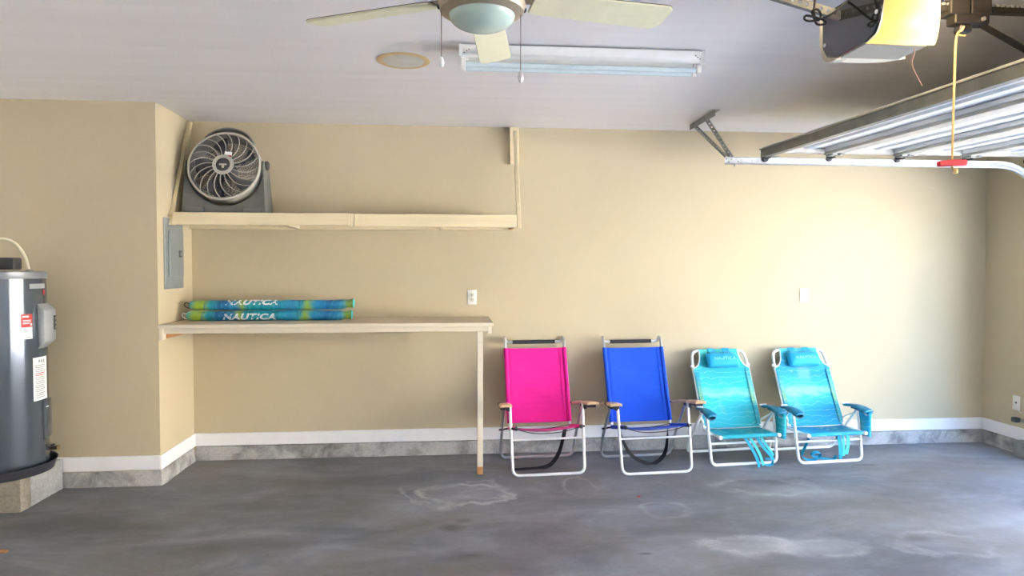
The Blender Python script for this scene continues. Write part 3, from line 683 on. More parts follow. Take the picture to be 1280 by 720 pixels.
# ------------------------------------------------------------------ electrical panel, outlets
ep = thing('electrical_panel', 'grey steel breaker panel on the side wall between shelf and bench', 'breaker panel', (XL, 4.985, 1.335))
MB().bx(XL+.0005, XL+.010, 4.825, 5.145, 1.335, 1.835).build('cover', M['panelgrey'], ep, .003)
dr = MB().bx(XL+.0102, XL+.020, 4.885, 5.128, 1.42, 1.745).build('door', M['panelgrey'], ep, .003)
MB().bx(XL+.0202, XL+.026, 5.035, 5.085, 1.56, 1.61).build('latch', M['black'], dr, .003)
MB().bx(XL+.0262, XL+.028, 5.05, 5.07, 1.57, 1.598).build('latch_slider', M['panelgrey'], dr, .001)
for y in (4.84, 5.133):
    for z in (1.46, 1.70): MB().lathe([(.006, 0), (.006, .002), (.003, .004)], 8, Matrix.Translation((XL+.010, y, z)) @ Matrix.Rotation(PI/2, 4, 'Y')).build('screw', M['galvd'], ep)
def outlet(x, z, label):
    o = thing('wall_outlet', label, 'outlet', (x, D, z), 0, 'outlets on the long wall')
    MB().bx(x-.037, x+.037, D-.007, D-.0005, z-.058, z+.058).build('cover_plate', M['outlet'], o, .003, seg=2)
    for dz in (-.021, .021):
        f = MB(); f.lathe([(.0165, 0), (.0165, .003), (.014, .004)], 16, Matrix.Translation((x, D-.007, z+dz)) @ Matrix.Rotation(PI/2, 4, 'X')); f = f.build('receptacle', M['outletd'], o)
        for dx in (-.006, .006): MB().bx(x+dx-.0013, x+dx+.0013, D-.0118, D-.0108, z+dz-.002, z+dz+.007).build('slot', M['slot'], f)
        MB().lathe([(.0025, 0), (.0025, .001)], 8, Matrix.Translation((x, D-.0108, z+dz-.008)) @ Matrix.Rotation(PI/2, 4, 'X')).build('slot', M['slot'], f)
    MB().lathe([(.003, 0), (.002, .0015)], 8, Matrix.Translation((x, D-.007, z)) @ Matrix.Rotation(PI/2, 4, 'X')).build('screw', M['galv'], o)
outlet(.152, 1.252, 'white duplex outlet on the tan wall just past the end of the workbench')
outlet(2.913, 1.258, 'white duplex outlet on the tan wall above the sky blue chair')
o = thing('wall_plate', 'white wall plate with a thin cable near the garage door track', 'wall plate', (XR, 4.985, .40))
MB().bx(XR-.007, XR-.0005, 4.948, 5.022, .342, .458).build('cover_plate', M['outlet'], o, .003)
MB().lathe([(.008, 0), (.008, .004)], 10, Matrix.Translation((XR-.007, 4.985, .40)) @ Matrix.Rotation(-PI/2, 4, 'Y')).build('port', M['slot'], o)
MB().tube(smooth_path([(XR-.010, 4.985, .40), (XR-.02, 4.975, .37), (XR-.02, 4.94, .34), (XR-.03, 4.90, .335)], 5), .0025, 6).build('cable', M['outlet'], o)

# ------------------------------------------------------------------ water heater on its blocks
HX, HY, HR = -2.835, 4.445, .255
ST = .205
bk = [(-3.25, -2.612, 4.262, 4.362, 'stained concrete block under the front of the water heater'),
      (-2.812, -2.612, 4.365, 4.705, 'clean faced concrete block under the side of the water heater'),
      (-3.25, -3.05, 4.365, 4.705, 'concrete block under the far side of the water heater'),]
for x0, x1, y0, y1, lb in bk:
    o = MB().bx(x0, x1, y0, y1, 0, ST).build('concrete_block', M['block' if x0 != -3.25 or y0 > 4.3 else 'blockstain'], None, .006, seg=2)
    tag(o, lb, 'block', 'concrete blocks carrying the heater')
pan = MB(); pan.lathe([(.001, 0), (.285, 0), (.300, .055), (.306, .058), (.302, .062), (.294, .058), (.280, .006), (.001, .006)], 48, Matrix.Translation((HX+.005, HY-.02, ST+.0005)), caps=False)
tag(pan.build('drain_pan', M['blackrub']), 'shallow black drain pan beneath the water heater', 'pan')
wh = thing('water_heater', 'tall slate grey cylindrical water heater with stickers on its side', 'water heater', (HX, HY, ST+.0075))
T0 = ST+.0075; T1 = 1.462
MT = Matrix.Translation((HX, HY, 0))
MB().lathe([(.001, T0), (HR-.006, T0), (HR, T0+.008), (HR, T1-.035)], 64, MT, caps=False).build('tank', M['tank'], wh)
MB().lathe([(HR+.001, T1-.045), (HR+.003, T1-.04), (HR+.003, T1-.006), (HR-.004, T1), (.001, T1+.004)], 64, MT, caps=False).build('top_cap', M['tanktop'], wh)
A0 = math.atan2(-HY, -HX)                        # bearing of the viewer-facing side
def cyl(a, z, r): aa = A0 + a; return (HX+math.cos(aa)*r, HY+math.sin(aa)*r, z)
def patch(a0, a1, z0, z1, r, t=.0012, n=8):
    m = MB(); m.add([cyl(a0+(a1-a0)*i/n, z, rr) for i in range(n+1) for rr in (r, r+t) for z in (z0, z1)],
        [(i*4+2, i*4+3, i*4+7, i*4+6) for i in range(n)] + [(i*4, i*4+4, i*4+5, i*4+1) for i in range(n)] +
        [(i*4, i*4+2, i*4+6, i*4+4) for i in range(n)] + [(i*4+1, i*4+5, i*4+7, i*4+3) for i in range(n)] + [(0, 1, 3, 2), (n*4, n*4+2, n*4+3, n*4+1)]); return m
R_ = math.radians
lb = patch(R_(26), R_(41), 1.047, 1.200, HR).build('sticker', M['whiteprint'], wh)
patch(R_(26), R_(41), 1.120, 1.200, HR+.0013, .0006).build('red_field', M['red'], lb)
for k, (a, b, z) in enumerate(((27.5, 36, 1.180), (28, 39, 1.160), (28, 39, 1.150), (28, 37, 1.140))): patch(R_(a), R_(b), z, z+(.010 if k == 0 else .004), HR+.002, .0004, 4).build('print_line', M['whiteprint'], lb)
patch(R_(38), R_(40.4), 1.128, 1.142, HR+.002, .0004, 2).build('print_square', M['whiteprint'], lb)
for a, b, z in ((29, 34, 1.095), (29, 33, 1.085), (33, 39, 1.055)): patch(R_(a), R_(b), z, z+.005, HR+.0013, .0004, 3).build('print_line', M['greyprint'], lb)
lb = patch(R_(41), R_(70), .655, .925, HR).build('guide_sticker', M['whiteprint'], wh)
for k in range(17):
    z = .672+k*.0125
    patch(R_(44), R_(60+7*random.random()), z, z+.0045, HR+.0013, .0004, 4).build('print_line', M['greyprint' if k not in (11, 12) else 'red'], lb)
for k in range(3): patch(R_(50+k*5), R_(53+k*5), .893-.004*k, .910, HR+.0013, .0004, 3).build('print_square', M['greyprint'], lb)
# control cover: wedge bulging from the tank
def wedge(a0, a1, z0, z1, d, inset, nm, mt, parent):
    m = MB(); pts = []
    for a in (a0, (a0*2+a1)/3, (a0+2*a1)/3, a1):
        pts.append([cyl(a, z0, HR-.002), cyl(a, z0+inset, HR+d), cyl(a, z1-inset, HR+d), cyl(a, z1, HR-.002)])
    vs_ = [p for q in pts for p in q]
    fs = [(i*4+k, i*4+k+1, (i+1)*4+k+1, (i+1)*4+k) for i in range(3) for k in range(3)] + [(0, 1, 2, 3), (15, 14, 13, 12)] + [(i*4, i*4+4, i*4+7, i*4+3) for i in range(3)]
    m.add(vs_, fs); return m.build(nm, mt, parent, .006, 40, 2)
cc = wedge(R_(50), R_(86), .975, 1.262, .045, .045, 'control_cover', M['panel2'], wh)
m = patch(R_(70), R_(81), 1.09, 1.18, HR+.046, .003, 4); ds = m.build('display', M['black'], cc)
for k in range(3): patch(R_(72), R_(78), 1.098+k*.028, 1.112+k*.028, HR+.0495, .001, 2).build('button', M['greyprint'], ds)
lc = wedge(R_(57), R_(84), .395, .655, .014, .012, 'lower_cover', M['tank'], wh)
patch(R_(60), R_(66), .603, .608, HR+.0145, .001, 3).build('print_line', M['whiteprint'], lc)
patch(R_(38), R_(68), 1.355, 1.385, HR+.0005, .002, 6).build('name_plate', M['panel2'], wh)
patch(R_(64), R_(68), 1.315, 1.345, HR+.0005, .002, 2).build('plate_tail', M['red'], wh)
dv = MB(); dv.tube([cyl(R_(74), .325, HR-.005), cyl(R_(74), .325, HR+.045)], .013, 10); dv = dv.build('drain_valve', M['black'], wh)
MB().tube([cyl(R_(74), .325, HR+.046), cyl(R_(74), .325, HR+.062)], .014, 10).build('brass_outlet', M['brass'], dv)
m = MB(); m.lathe([(.001, 0), (.013, 0), (.013, .010), (.001, .012)], 12, Matrix.Translation(Vector(cyl(R_(74), .341, HR+.022)))); m.build('valve_knob', M['black'], dv)
# fittings on top
px, py = HX+.02, HY-.07
m = MB(); m.tube([(px, py, T1), (px, py, T1+.16)], .011, 10); pp = m.build('cold_pipe', M['copper'], wh)
MB().lathe([(.016, T1+.165), (.026, T1+.17), (.026, T1+.215), (.014, T1+.222)], 14, Matrix.Translation((px, py, 0))).build('pipe_union', M['outlet'], pp)
MB().tube(smooth_path([(px, py, T1+.22), (px-.01, py, T1+.26), (px-.06, py+.01, T1+.30), (px-.14, py+.02, T1+.31)], 5), .012, 10).build('flexible_hose', M['red'], pp)
m = MB(); m.bx(px-.03, px+.15, py-.045, py+.04, T1+.012, T1+.085); jb = m.build('junction_box', M['fandark'], wh, .010, seg=2)
MB().bx(px-.05, px+.02, py-.055, py-.046, T1+.004, T1+.115).build('valve_body', M['black'], wh, .006)
MB().tube(smooth_path([(px+.01, py, T1+.190), (px+.06, py+.01, T1+.200), (px+.12, py+.03, T1+.17), (px+.165, py+.045, T1+.09), (px+.182, py+.05, T1+.004)], 6), .0085, 8).build('conduit', M['conduit'], wh)
MB().lathe([(.02, T1+.001), (.02, T1+.008), (.011, T1+.014)], 12, Matrix.Translation((px+.182, py+.05, 0))).build('conduit_collar', M['galvd'], wh)

# ------------------------------------------------------------------ drum fan on the shelf
FX, FY, FZ = -1.632, 5.07, SZ-.0015
df = thing('floor_fan', 'round grey drum fan with wire grille standing on the shelf', 'fan', (FX, FY, FZ))
PZ = 2.197; RD = .243; tilt = R_(13)
base = MB()
prof = []
for k in range(25):     # concave cradle following the drum
    a = PI*.93 + PI*1.14*k/24; prof.append((FX+math.cos(a)*(RD+.024), PZ+math.sin(a)*(RD+.024)))
vs_ = []; fs = []
n = len(prof)
for i, p in enumerate(prof):
    fr = i/(n-1)
    # outer outline: up the left side, along the floor, up the right side
    if fr < .3: q = (FX-.270-.022*(fr/.3), PZ+.06-(PZ+.06-FZ)*(fr/.3))
    elif fr > .7: q = (FX+.270+.022*((1-fr)/.3), PZ+.06-(PZ+.06-FZ)*((1-fr)/.3))
    else: q = (FX-.292+.584*((fr-.3)/.4), FZ)
    for y in (FY-.075, FY+.075):
        vs_ += [(p[0], y*1.0, p[1]+.0), (q[0], y+(-.03 if y < FY else .03)*(1-(q[1]-FZ)/(PZ+.06-FZ)), q[1])]
for i in range(n-1):
    a, b = i*4, (i+1)*4
    fs += [(a, a+1, b+1, b), (a+2, b+2, b+3, a+3), (a, b, b+2, a+2), (a+1, a+3, b+3, b+1)]
fs += [(0, 2, 3, 1), ((n-1)*4, (n-1)*4+1, (n-1)*4+3, (n-1)*4+2)]
base.add(vs_, fs); base.build('stand', M['fangrey'], df, .006, 40, 2)
for s in (-1, 1):
    MB().bx(FX+s*.205-.065, FX+s*.205+.065, FY-.125, FY-.085, FZ, FZ+.045).build('foot', M['fangrey'], df, .012, seg=2)
    MB().lathe([(.001, 0), (.034, 0), (.034, .014), (.026, .022), (.001, .024)], 16, Matrix.Translation((FX+s*.268, FY, PZ+.035)) @ Matrix.Rotation(s*PI/2, 4, 'Y')).build('tilt_knob', M['fandark'], df)
# the drum tips back: local z of DM points out of the fan face
DM = Matrix.Translation((FX, FY, PZ)) @ Matrix.Rotation(PI/2-tilt, 4, 'X')
dm = MB(); dm.lathe([(RD-.010, -.075), (RD-.002, -.08), (RD+.002, -.07), (RD+.010, .06), (RD+.014, .085), (RD+.004, .092), (RD-.006, .086), (RD-.010, .05)], 56, DM, caps=False)
dm.add([], []); dh = dm.build('drum', M['fanring'], df)
hd = MB()
hp = []
for k in range(17):
    a = R_(48+84*k/16); rr = RD+.012+.050*math.sin(PI*k/16)**.6; hp.append(DM @ Vector((math.cos(a)*rr, math.sin(a)*rr, .02)))
hd = ribbon(hp, .06, .016, tuple(DM.to_3x3() @ Vector((0, 0, 1)))); hd.build('carry_handle', M['fangrey'], df, .004, 50)
def grille(z0, dome, nrings, nm, mt, r0, twist):
    g = MB(); R1 = RD-.006
    for k in range(nrings):
        r = r0+(R1-r0)*k/(nrings-1); z = z0+dome*(1-(r/R1)**2)
        g.tube([DM @ Vector((math.cos(2*PI*i/48)*r, math.sin(2*PI*i/48)*r, z)) for i in range(48)], .0019, 4, closed=True)
    return g.build(nm, mt, df, smooth=60, merge=False)
gr = grille(.088, .020, 22, 'front_grille', M['wiredark'], .075, 1)
sp = None
for k in range(20):
    a0 = 2*PI*k/20; pts = []
    for i in range(9):
        t = i/8; r = .062+(RD-.066)*t; a = a0+.42*t*t-.15; pts.append(DM @ Vector((math.cos(a)*r, math.sin(a)*r, .0905+.020*(1-(r/RD)**2))))
    MB().tube(pts, .0034, 5).build('spoke', M['wire'], gr)
grb = grille(-.078, -.012, 16, 'rear_grille', M['wiredark'], .06, -1)
for k in range(8):
    a = 2*PI*k/8; MB().tube([DM @ Vector((math.cos(a)*r, math.sin(a)*r, -.079)) for r in (.03, RD-.004)], .003, 5).build('spoke', M['fandark'], grb)
rg = MB(); rg.lathe([(.050, .104), (.050, .114), (.074, .113), (.076, .104)], 28, DM, caps=False); rg.build('hub_ring', M['fanring'], df)
hb = MB(); hb.lathe([(.051, .100), (.051, .110), (.001, .112)], 24, DM, caps=False); hb = hb.build('hub_badge', M['fandark'], df)
k = MB(); k.bx(-.026, .026, -.006, .006, .1125, .1145, DM); k.bx(-.007, .009, -.026, .006, .1125, .1147, DM); k.build('emblem', M['fanring'], hb)
mh = MB(); mh.lathe([(.001, -.07), (.055, -.065), (.06, .0), (.045, .055), (.001, .06)], 20, DM); mh.build('motor', M['fandark'], df)
for k in range(5):
    a0 = 2*PI*k/5+.35
    def bl(i, j):
        r = .05+.168*j; wd = .20+.34*j*(1.1-j*.5); a = a0+(i-.5)*2*wd*.75+.25*j
        return DM @ Vector((math.cos(a)*r, math.sin(a)*r, .03-(i-.5)*.085))
    g = MB(); g.grid(bl, 6, 8, tuple(DM.to_3x3() @ Vector((0, 0, .003)))); g.build('blade', M['fanblade'], df, smooth=60)
k = MB(); k.bx(-.004, .046, .076, .100, .108, .111, DM @ Matrix.Rotation(-.12, 4, 'Z')); tg = k.build('tag', M['whiteprint'], df)
k = MB(); k.bx(.006, .044, .062, .0755, .108, .1108, DM @ Matrix.Rotation(-.12, 4, 'Z')); k.build('tag_band', M['red'], tg)

# ------------------------------------------------------------------ ceiling fan
CX, CY, CZ = .093, 2.12, 2.328
cf = thing('ceiling_fan', 'five-bladed cream ceiling fan with a frosted glass light bowl', 'ceiling fan', (CX, CY, H))
CM = Matrix.Translation((CX, CY, 0))
MB().lathe([(.068, H-.0005), (.066, H-.02), (.03, H-.055), (.001, H-.056)], 28, CM).build('ceiling_canopy', M['fanbronze'], cf)
MB().lathe([(.014, H-.05), (.014, 2.43)], 14, CM).build('down_rod', M['fanbronze'], cf)
MB().lathe([(.03, 2.465), (.09, 2.45), (.125, 2.42), (.128, 2.36), (.10, 2.335), (.10, 2.32)], 40, CM).build('motor_housing', M['fanbronze'], cf)
cl = MB().lathe([(.118, 2.325), (.134, 2.318), (.137, 2.300), (.130, 2.283), (.108, 2.272), (.102, 2.272)], 48, CM).build('light_collar', M['fanbronze'], cf)
bw = [(.1035*math.cos(t), 2.273-.047*math.sin(t)) for t in [PI/2*k/12 for k in range(13)]]; bw[-1] = (.0008, bw[-1][1])
MB().lathe(bw, 48, CM, caps=False).build('glass_bowl', M['opalglass'], cf)
for k, mt in enumerate(('fanbronze', 'black', 'fanbronze', 'black')):
    a = -PI/2+PI/2*k+.02; MB().lathe([(.001, -.012), (.008, -.012), (.009, .004), (.005, .008), (.001, .009)], 12, Matrix.Translation((CX+math.cos(a)*.132, CY+math.sin(a)*.132, 2.296)) @ Matrix.Rotation(a, 4, 'Z') @ Matrix.Rotation(PI/2, 4, 'Y')).build('thumb_screw', M[mt], cl)
for k in range(5):
    ang = R_(10.5+72*k)
    BM = Matrix.Translation((CX, CY, CZ)) @ Matrix.Rotation(ang, 4, 'Z') @ Matrix.Rotation(R_(-13), 4, 'X')
    r0, r1 = .165, .637
    pts = [(r0, -.048), (r0+.02, -.054), (r1-.030, -.064), (r1-.012, -.062), (r1-.002, -.052), (r1, -.03), (r1-.004, .03), (r1-.014, .052), (r1-.030, .062), (r1-.05, .064), (r0+.02, .054), (r0, .048)]
    b = MB(); b.prism(pts, lambda x, y: BM @ Vector((x, y, -.0035)), lambda x, y: BM @ Vector((x, y, .0035))); b = b.build('blade', M['fancream'], cf, .0012)
    e = MB(); e.prism([(x+(.0006 if x > .4 else 0), y*1.006) for x, y in pts], lambda x, y: BM @ Vector((x, y, .0037)), lambda x, y: BM @ Vector((x, y, .0052))); e.build('blade_top', M['fanedge'], b)
    a_ = MB(); a_.bx(.11, .20, -.018, .018, .0055, .0105, BM); a_.bx(.185, .24, -.036, .036, .0055, .0095, BM); a_.build('blade_iron', M['fanbronze'], b, .002)
def pull(x, y, z0, z1, mat, ln):
    p = MB(); p.tube([(x, y, z0), (x, y, z1)], .0013, 5); p = p.build('pull_chain', M['chain'], cf)
    q = MB(); q.lathe([(.001, z1), (.005, z1-.003), (.0095, z1-ln*.5), (.007, z1-ln*.85), (.001, z1-ln)], 14, Matrix.Translation((x, y, 0))); q.build('pull_fob', M[mat], p)
pull(CX-.127, CY-.005, 2.300, 2.141, 'whiteprint', .034)
pull(CX+.121, CY-.005, 2.285, 2.105, 'alu', .040)

# ------------------------------------------------------------------ fluorescent fixture, recessed light
fx = thing('fluorescent_light', 'long white two-tube fluorescent strip fixture, unlit, on the ceiling', 'ceiling light', (.66, 3.42, H))
for x in (.25, .66, 1.07): MB().bx(x-.03, x+.03, 3.39, 3.46, H-.0075, H-.0002).build('mounting_pad', M['galvd'], fx)
m = MB(); m.prism([(3.352, H-.008), (3.352, H-.052), (3.372, H-.066), (3.475, H-.066), (3.495, H-.052), (3.495, H-.008)], lambda y, z: (.036, y, z), lambda y, z: (1.283, y, z)); hs = m.build('housing', M['fixwhite'], fx, .002)
for x in (.30, .66, 1.03): MB().lathe([(.010, 0), (.012, .001), (.012, .002), (.001, .0025)], 16, Matrix.Translation((x, 3.352, H-.024)) @ Matrix.Rotation(PI/2, 4, 'X')).build('knockout', M['fixwhite'], hs)
for x, s in ((.036, 1), (1.283, -1)):
    xa, xb = sorted((x-s*.003, x+s*.012))
    MB().bx(xa, xb, 3.349, 3.498, H-.070, H-.007).build('end_plate', M['fixwhite'], fx, .002)
    for y in (3.388, 3.459):
        xa, xb = sorted((x+s*.006, x+s*.030))
        so = MB().bx(xa, xb, y-.015, y+.015, H-.112, H-.066).build('lamp_holder', M['outlet'], fx, .004)
        xa, xb = sorted((x+s*.0305, x+s*.045)); MB().bx(xa, xb, y-.009, y+.009, H-.082, H-.066).build('holder_clip', M['outlet'], so, .002)
    for k in range(3): MB().bx(x+s*(.02+.012*k), x+s*(.026+.012*k), 3.3505, 3.353, H-.052+.008*k, H-.048+.008*k).build('vent_slot', M['slot'], hs)
for y in (3.388, 3.459):
    t = MB().tube([(.068, y, H-.097), (1.251, y, H-.097)], .0128, 14).build('lamp_tube', M['tubeglass'], fx)
rl = thing('recessed_light', 'round recessed ceiling light with a yellowed trim ring', 'ceiling light', (-.262, 3.675, H))
RM = Matrix.Translation((-.262, 3.675, 0))
MB().lathe([(.142, H-.0005), (.142, H-.003), (.136, H-.006), (.114, H-.007), (.108, H-.004)], 48, RM, caps=False).build('trim_ring', M['trimyellow'], rl)
MB().lathe([(.112, H-.005), (.095, H-.009), (.06, H-.012), (.001, H-.013)], 48, RM, caps=False).build('lens', M['lensgrey'], rl)

# ------------------------------------------------------------------ raised garage door
gd = thing('garage_door', 'white steel sectional garage door raised flat beneath the ceiling', 'garage door', (2.235, 4.69, 2.323), 0, world=False)
gd.rotation_euler = (.0225, 0, 0)
DW = 4.78; PT = .53; ns = 4
first = {}
def once(key, mk, name, parent, loc):
    if key not in first:
        o = mk(); first[key] = o; o.location = loc; return o
    return share(name, first[key], parent, loc)
for i in range(ns):
    X0 = i*PT; ww = PT if i < 3 else .50
    m = MB(); m.bx(.004, ww-.004, -DW, 0, .030, .036)
    sec = m.build('door_section', M['doorwhite'], gd); sec.location = (X0, 0, 0)
    for a, b, zz in ((.0, .040, -.012), (ww-.070, ww-.004, -.016)):
        f = MB(); f.bx(a, b, -DW, 0, zz, .0299); f.build('flange', M['doortan'], sec, .003)
    f = MB(); f.bx(ww-.086, ww-.0705, -DW, 0, .002, .0299); f.build('flange_lip', M['doorwhite'], sec, .003)
    for xc in (.16, .33):
        f = MB(); f.prism([(xc-.045, .0299), (xc-.030, .018), (xc+.030, .018), (xc+.045, .0299)], lambda x, z: (x, -DW, z), lambda x, z: (x, 0, z)); f.build('panel_rib', M['doorwhite'], sec)
    f = MB(); f.bx(.041, ww-.0865, -.05, -.001, -.008, .0299); f.build('end_stile', M['doortan'], sec, .003)
    f = MB(); f.bx(.041, ww-.0865, -DW*.5-.03, -DW*.5+.03, .0, .0299); f.build('centre_stile', M['doortan'], sec, .003)
    h = MB(); h.bx(ww-.06, ww-.02, -.10, -.015, -.028, -.0165); h.bx(ww+.002, ww+.035, -.10, -.015, -.024, -.0125) if i < 3 else None; h.build('hinge', M['galvd'], sec, .002)
    rr = MB(); rr.tube([(ww-.015, -.06, -.036), (ww-.015, .012, -.036)], .0055, 8); rr.lathe([(.001, .010), (.022, .010), (.022, .026), (.001, .026)], 14, Matrix.Translation((ww-.015, 0, -.036)) @ Matrix.Rotation(-PI/2, 4, 'X')); rr.build('roller', M['black'], sec)
s_ = MB(); s_.prism([(-.012, .014), (.040, .014), (.040, .008), (-.002, .008), (-.002, -.034), (.030, -.034), (.030, -.040), (-.012, -.040)], lambda x, z: (x, -DW, z), lambda x, z: (x, .006, z)); s_.build('top_strut', M['doordark'], gd)
s_ = MB(); s_.prism([(-.022, .024), (.002, .024), (.002, .0155), (-.022, .0155)], lambda x, z: (x, -DW, z), lambda x, z: (x, .012, z)); s_.build('top_seal', M['doortan'], gd)
rr = MB(); rr.tube([(.03, -.06, -.046), (.03, .012, -.046)], .0055, 8); rr.lathe([(.001, .010), (.022, .010), (.022, .026), (.001, .026)], 14, Matrix.Translation((.03, 0, -.046)) @ Matrix.Rotation(-PI/2, 4, 'X')); rr.build('roller', M['black'], gd)
MB().bx(.0, .09, -.09, -.005, -.044, -.0405).build('roller_bracket', M['galvd'], gd, .002)

# door track: C channel, from the hanger along the wall, round the bend and down to the floor
TZ = 2.262; TY = 4.72
tk = thing('door_track', 'galvanised steel garage door track running along the long wall', 'door track', (4.44, TY, 0))
cxx, czz, rad = 4.08, TZ-.39, .39
path = [(1.965, TZ), (2.7, TZ), (3.4, TZ), (4.08, TZ)] + [(cxx+math.sin(a)*rad, czz+math.cos(a)*rad) for a in [PI/2*k/12 for k in range(1, 13)]] + [(4.47, .9), (4.47, .0)]
def channel(path):
    m = MB(); prof = [(-.026, .0), (.026, .0), (.026, -.022), (.020, -.028), (.020, -.004), (-.020, -.004), (-.020, -.028), (-.026, -.022)]   # (across, depth in y)
    vs_ = []
    for i, (x, z) in enumerate(path):
        a = path[max(i-1, 0)]; b = path[min(i+1, len(path)-1)]; tx, tz = b[0]-a[0], b[1]-a[1]; L = math.hypot(tx, tz); nx, nz = -tz/L, tx/L
        vs_ += [(x+nx*c, TY+.004+d, z+nz*c) for c, d in prof]
    n = len(prof); fs = [(i*n+k, i*n+(k+1) % n, (i+1)*n+(k+1) % n, (i+1)*n+k) for i in range(len(path)-1) for k in range(n)]
    fs += [tuple(range(n)), tuple(reversed([(len(path)-1)*n+k for k in range(n)]))]
    return m.add(vs_, fs)
rail = channel(path).build('rail', M['galv'], tk, smooth=30)
for k, (x, z) in enumerate(((1.977, TZ+.012), (1.995, TZ-.008), (2.015, TZ+.010), (2.065, TZ-.004))): MB().lathe([(.006, 0), (.006, .002), (.003, .0035)], 8, Matrix.Translation((x, TY-.001, z)) @ Matrix.Rotation(PI/2, 4, 'X')).build('bolt', M['galvd'], rail)
MB().tube([(2.04, TY, TZ-.026), (2.04, TY, TZ-.040)], .006, 8).build('bolt', M['galvd'], rail)
def perforated(a, b, wd, leg, nrm, side, nm, parent, mt='galvd', pitch=.03):
    """perforated angle strap: two walls, one with a row of real square holes"""
    a = Vector(a); b = Vector(b); d = b-a; L = d.length; d.normalize(); s = Vector(side); s = (s-d*s.dot(d)).normalized(); nn = d.cross(s)
    m = MB(); n = int(L/pitch); h = pitch*.36
    def box(u0, u1, v0, v1, w0, w1):
        P = [a+d*u+s*v+nn*w_ for w_ in (w0, w1) for v in (v0, v1) for u in (u0, u1)]
        m.add(P, [(0,2,3,1),(4,5,7,6),(0,1,5,4),(2,6,7,3),(0,4,6,2),(1,3,7,5)])
    box(0, L, -wd/2, -wd*.2, 0, .002); box(0, L, wd*.2, wd/2, 0, .002)
    for k in range(n+1):
        u0 = k*L/n-(L/n-h)/2; box(max(0, u0), min(L, u0+L/n-h), -wd*.2, wd*.2, 0, .002)
    box(0, L, -wd/2-.002, -wd/2, 0, leg)
    return m.build(nm, M[mt], parent, smooth=0, merge=False)
hg = MB(); hg.bx(1.838, 1.842, 4.60, 5.10, H-.045, H-.001); hg.bx(1.838, 1.880, 4.60, 5.10, H-.004, H-.0005); hg.build('ceiling_angle', M['galvd'], tk, .001)
perforated((1.848, 5.03, H-.02), (1.99, TY+.008, TZ+.022), .032, .020, 0, (1, 0, .3), 'hanger_strap', tk)
perforated((1.850, 4.79, H-.02), (2.02, TY+.008, TZ+.022), .032, .020, 0, (1, 0, .3), 'hanger_strap', tk)
for z in (.16, .9, 1.6):
    MB().bx(4.45, XR-.001, TY+.0045, TY+.040, z-.02, z+.02).build('jamb_bracket', M['galvd'], tk, .002)
MB().bx(4.42, XR-.026, TY+.0045, 4.895, 0, .125).build('base_angle', M['galvd'], tk, .003)
ps = thing('photo_eye_sensor', 'dark safety sensor clipped to the foot of the garage door track', 'sensor', (4.45, 4.90, .262))
MB().bx(4.43, 4.47, 4.885, 4.935, .262, .300).build('sensor_body', M['fandark'], ps, .004)
MB().bx(4.4705, 4.484, TY+.0045, 4.925, .268, .294).build('sensor_bracket', M['galvd'], ps, .002)

# ------------------------------------------------------------------ door opener
OYC = 2.42; OB = 2.300
op = thing('door_opener', 'garage door opener hung from the ceiling with one glowing amber light cover', 'door opener', (1.61, OYC, OB))
X0, X1 = 1.487, 1.735
half = [(0, .0), (.085, .0), (.145, .014), (.174, .050), (.186, .110), (.188, .20), (0, .20)]
def sect(p, sy): return [(OYC+sy*y, OB+z) for y, z in p]
half_far = [(0, .0), (.085, .0), (.155, .022), (.186, .065), (.190, .20), (0, .20)]
bodyp = sect(half_far, 1) + list(reversed(sect(half, -1)))[1:-1]
body_in = [(OYC-.078, OB+.004), (OYC+.078, OB+.004), (OYC+.078, OB+.2), (OYC-.078, OB+.2)]
MB().prism(body_in, lambda y, z: (X0+.012, y, z), lambda y, z: (X1-.005, y, z)).build('chassis', M['fandark'], op, .003)
ep_ = MB().prism(bodyp, lambda y, z: (X0, y, z), lambda y, z: (X0+.0115, y, z)).build('end_panel', M['glossblack'], op, .003)
for y, z in ((-.160, .085), (.168, .075)): MB().lathe([(.008, 0), (.008, .002), (.005, .004)], 12, Matrix.Translation((X0, OYC+y, OB+z)) @ Matrix.Rotation(-PI/2, 4, 'Y')).build('screw', M['whiteprint'], ep_)
MB().bx(X0+.012, X1, OYC-.079, OYC+.079, OB-.002, OB+.003).build('bottom_plate', M['oprgrey'], op, .001)
def lens(sy, nm, mt):
    m = MB()
    def f(i, j):
        u = i; v = j*PI/2              # v: 0 at the bottom, up to vertical
        x = X0+.012+(X1+.045-X0-.012)*u
        bul = math.sqrt(max(0, 1-(max(0, u-.5)/.5)**2))
        x = X0+.012+(X1+.030-X0-.012)*math.sin(u*PI/2)**.9 if False else X0+.012+(X1+.030-X0-.012)*(1-(1-u)**1.4)
        bul = math.sqrt(max(0, 1-(max(0, (x-X0-.14)/(X1+.030-X0-.14)))**2))
        y = .079+(.108 if sy < 0 else .150)*math.sin(v)**.5*bul
        z = .002+.20*(1-max(0, math.cos(v))**.5)
        return (x, OYC+sy*y, OB+z)
    m.grid(f, 30, 22); return m.build(nm, mt, op, smooth=70)
ln = lens(-1, 'lit_light_cover', M['lens'])
lf = lens(1, 'far_light_cover', M['lenswhite'])
for k in range(4):
    for q in range(3):
        MB().bx(X0+.03+q*.012, X0+.05+q*.02, OYC+.100+.016*k, OYC+.105+.016*k, OB+.002, OB+.004).build('vent_slot', M['greyprint'], lf) if q == 0 else None
bd = bpy.data.lights.new('opener_bulb', 'POINT'); bd.energy = BULB; bd.color = (1, .78, .48); bd.shadow_soft_size = .03
bo = bpy.data.objects.new('opener_bulb', bd); COL.objects.link(bo); bo.parent = op; bo.location = (.115, -.135, .10)
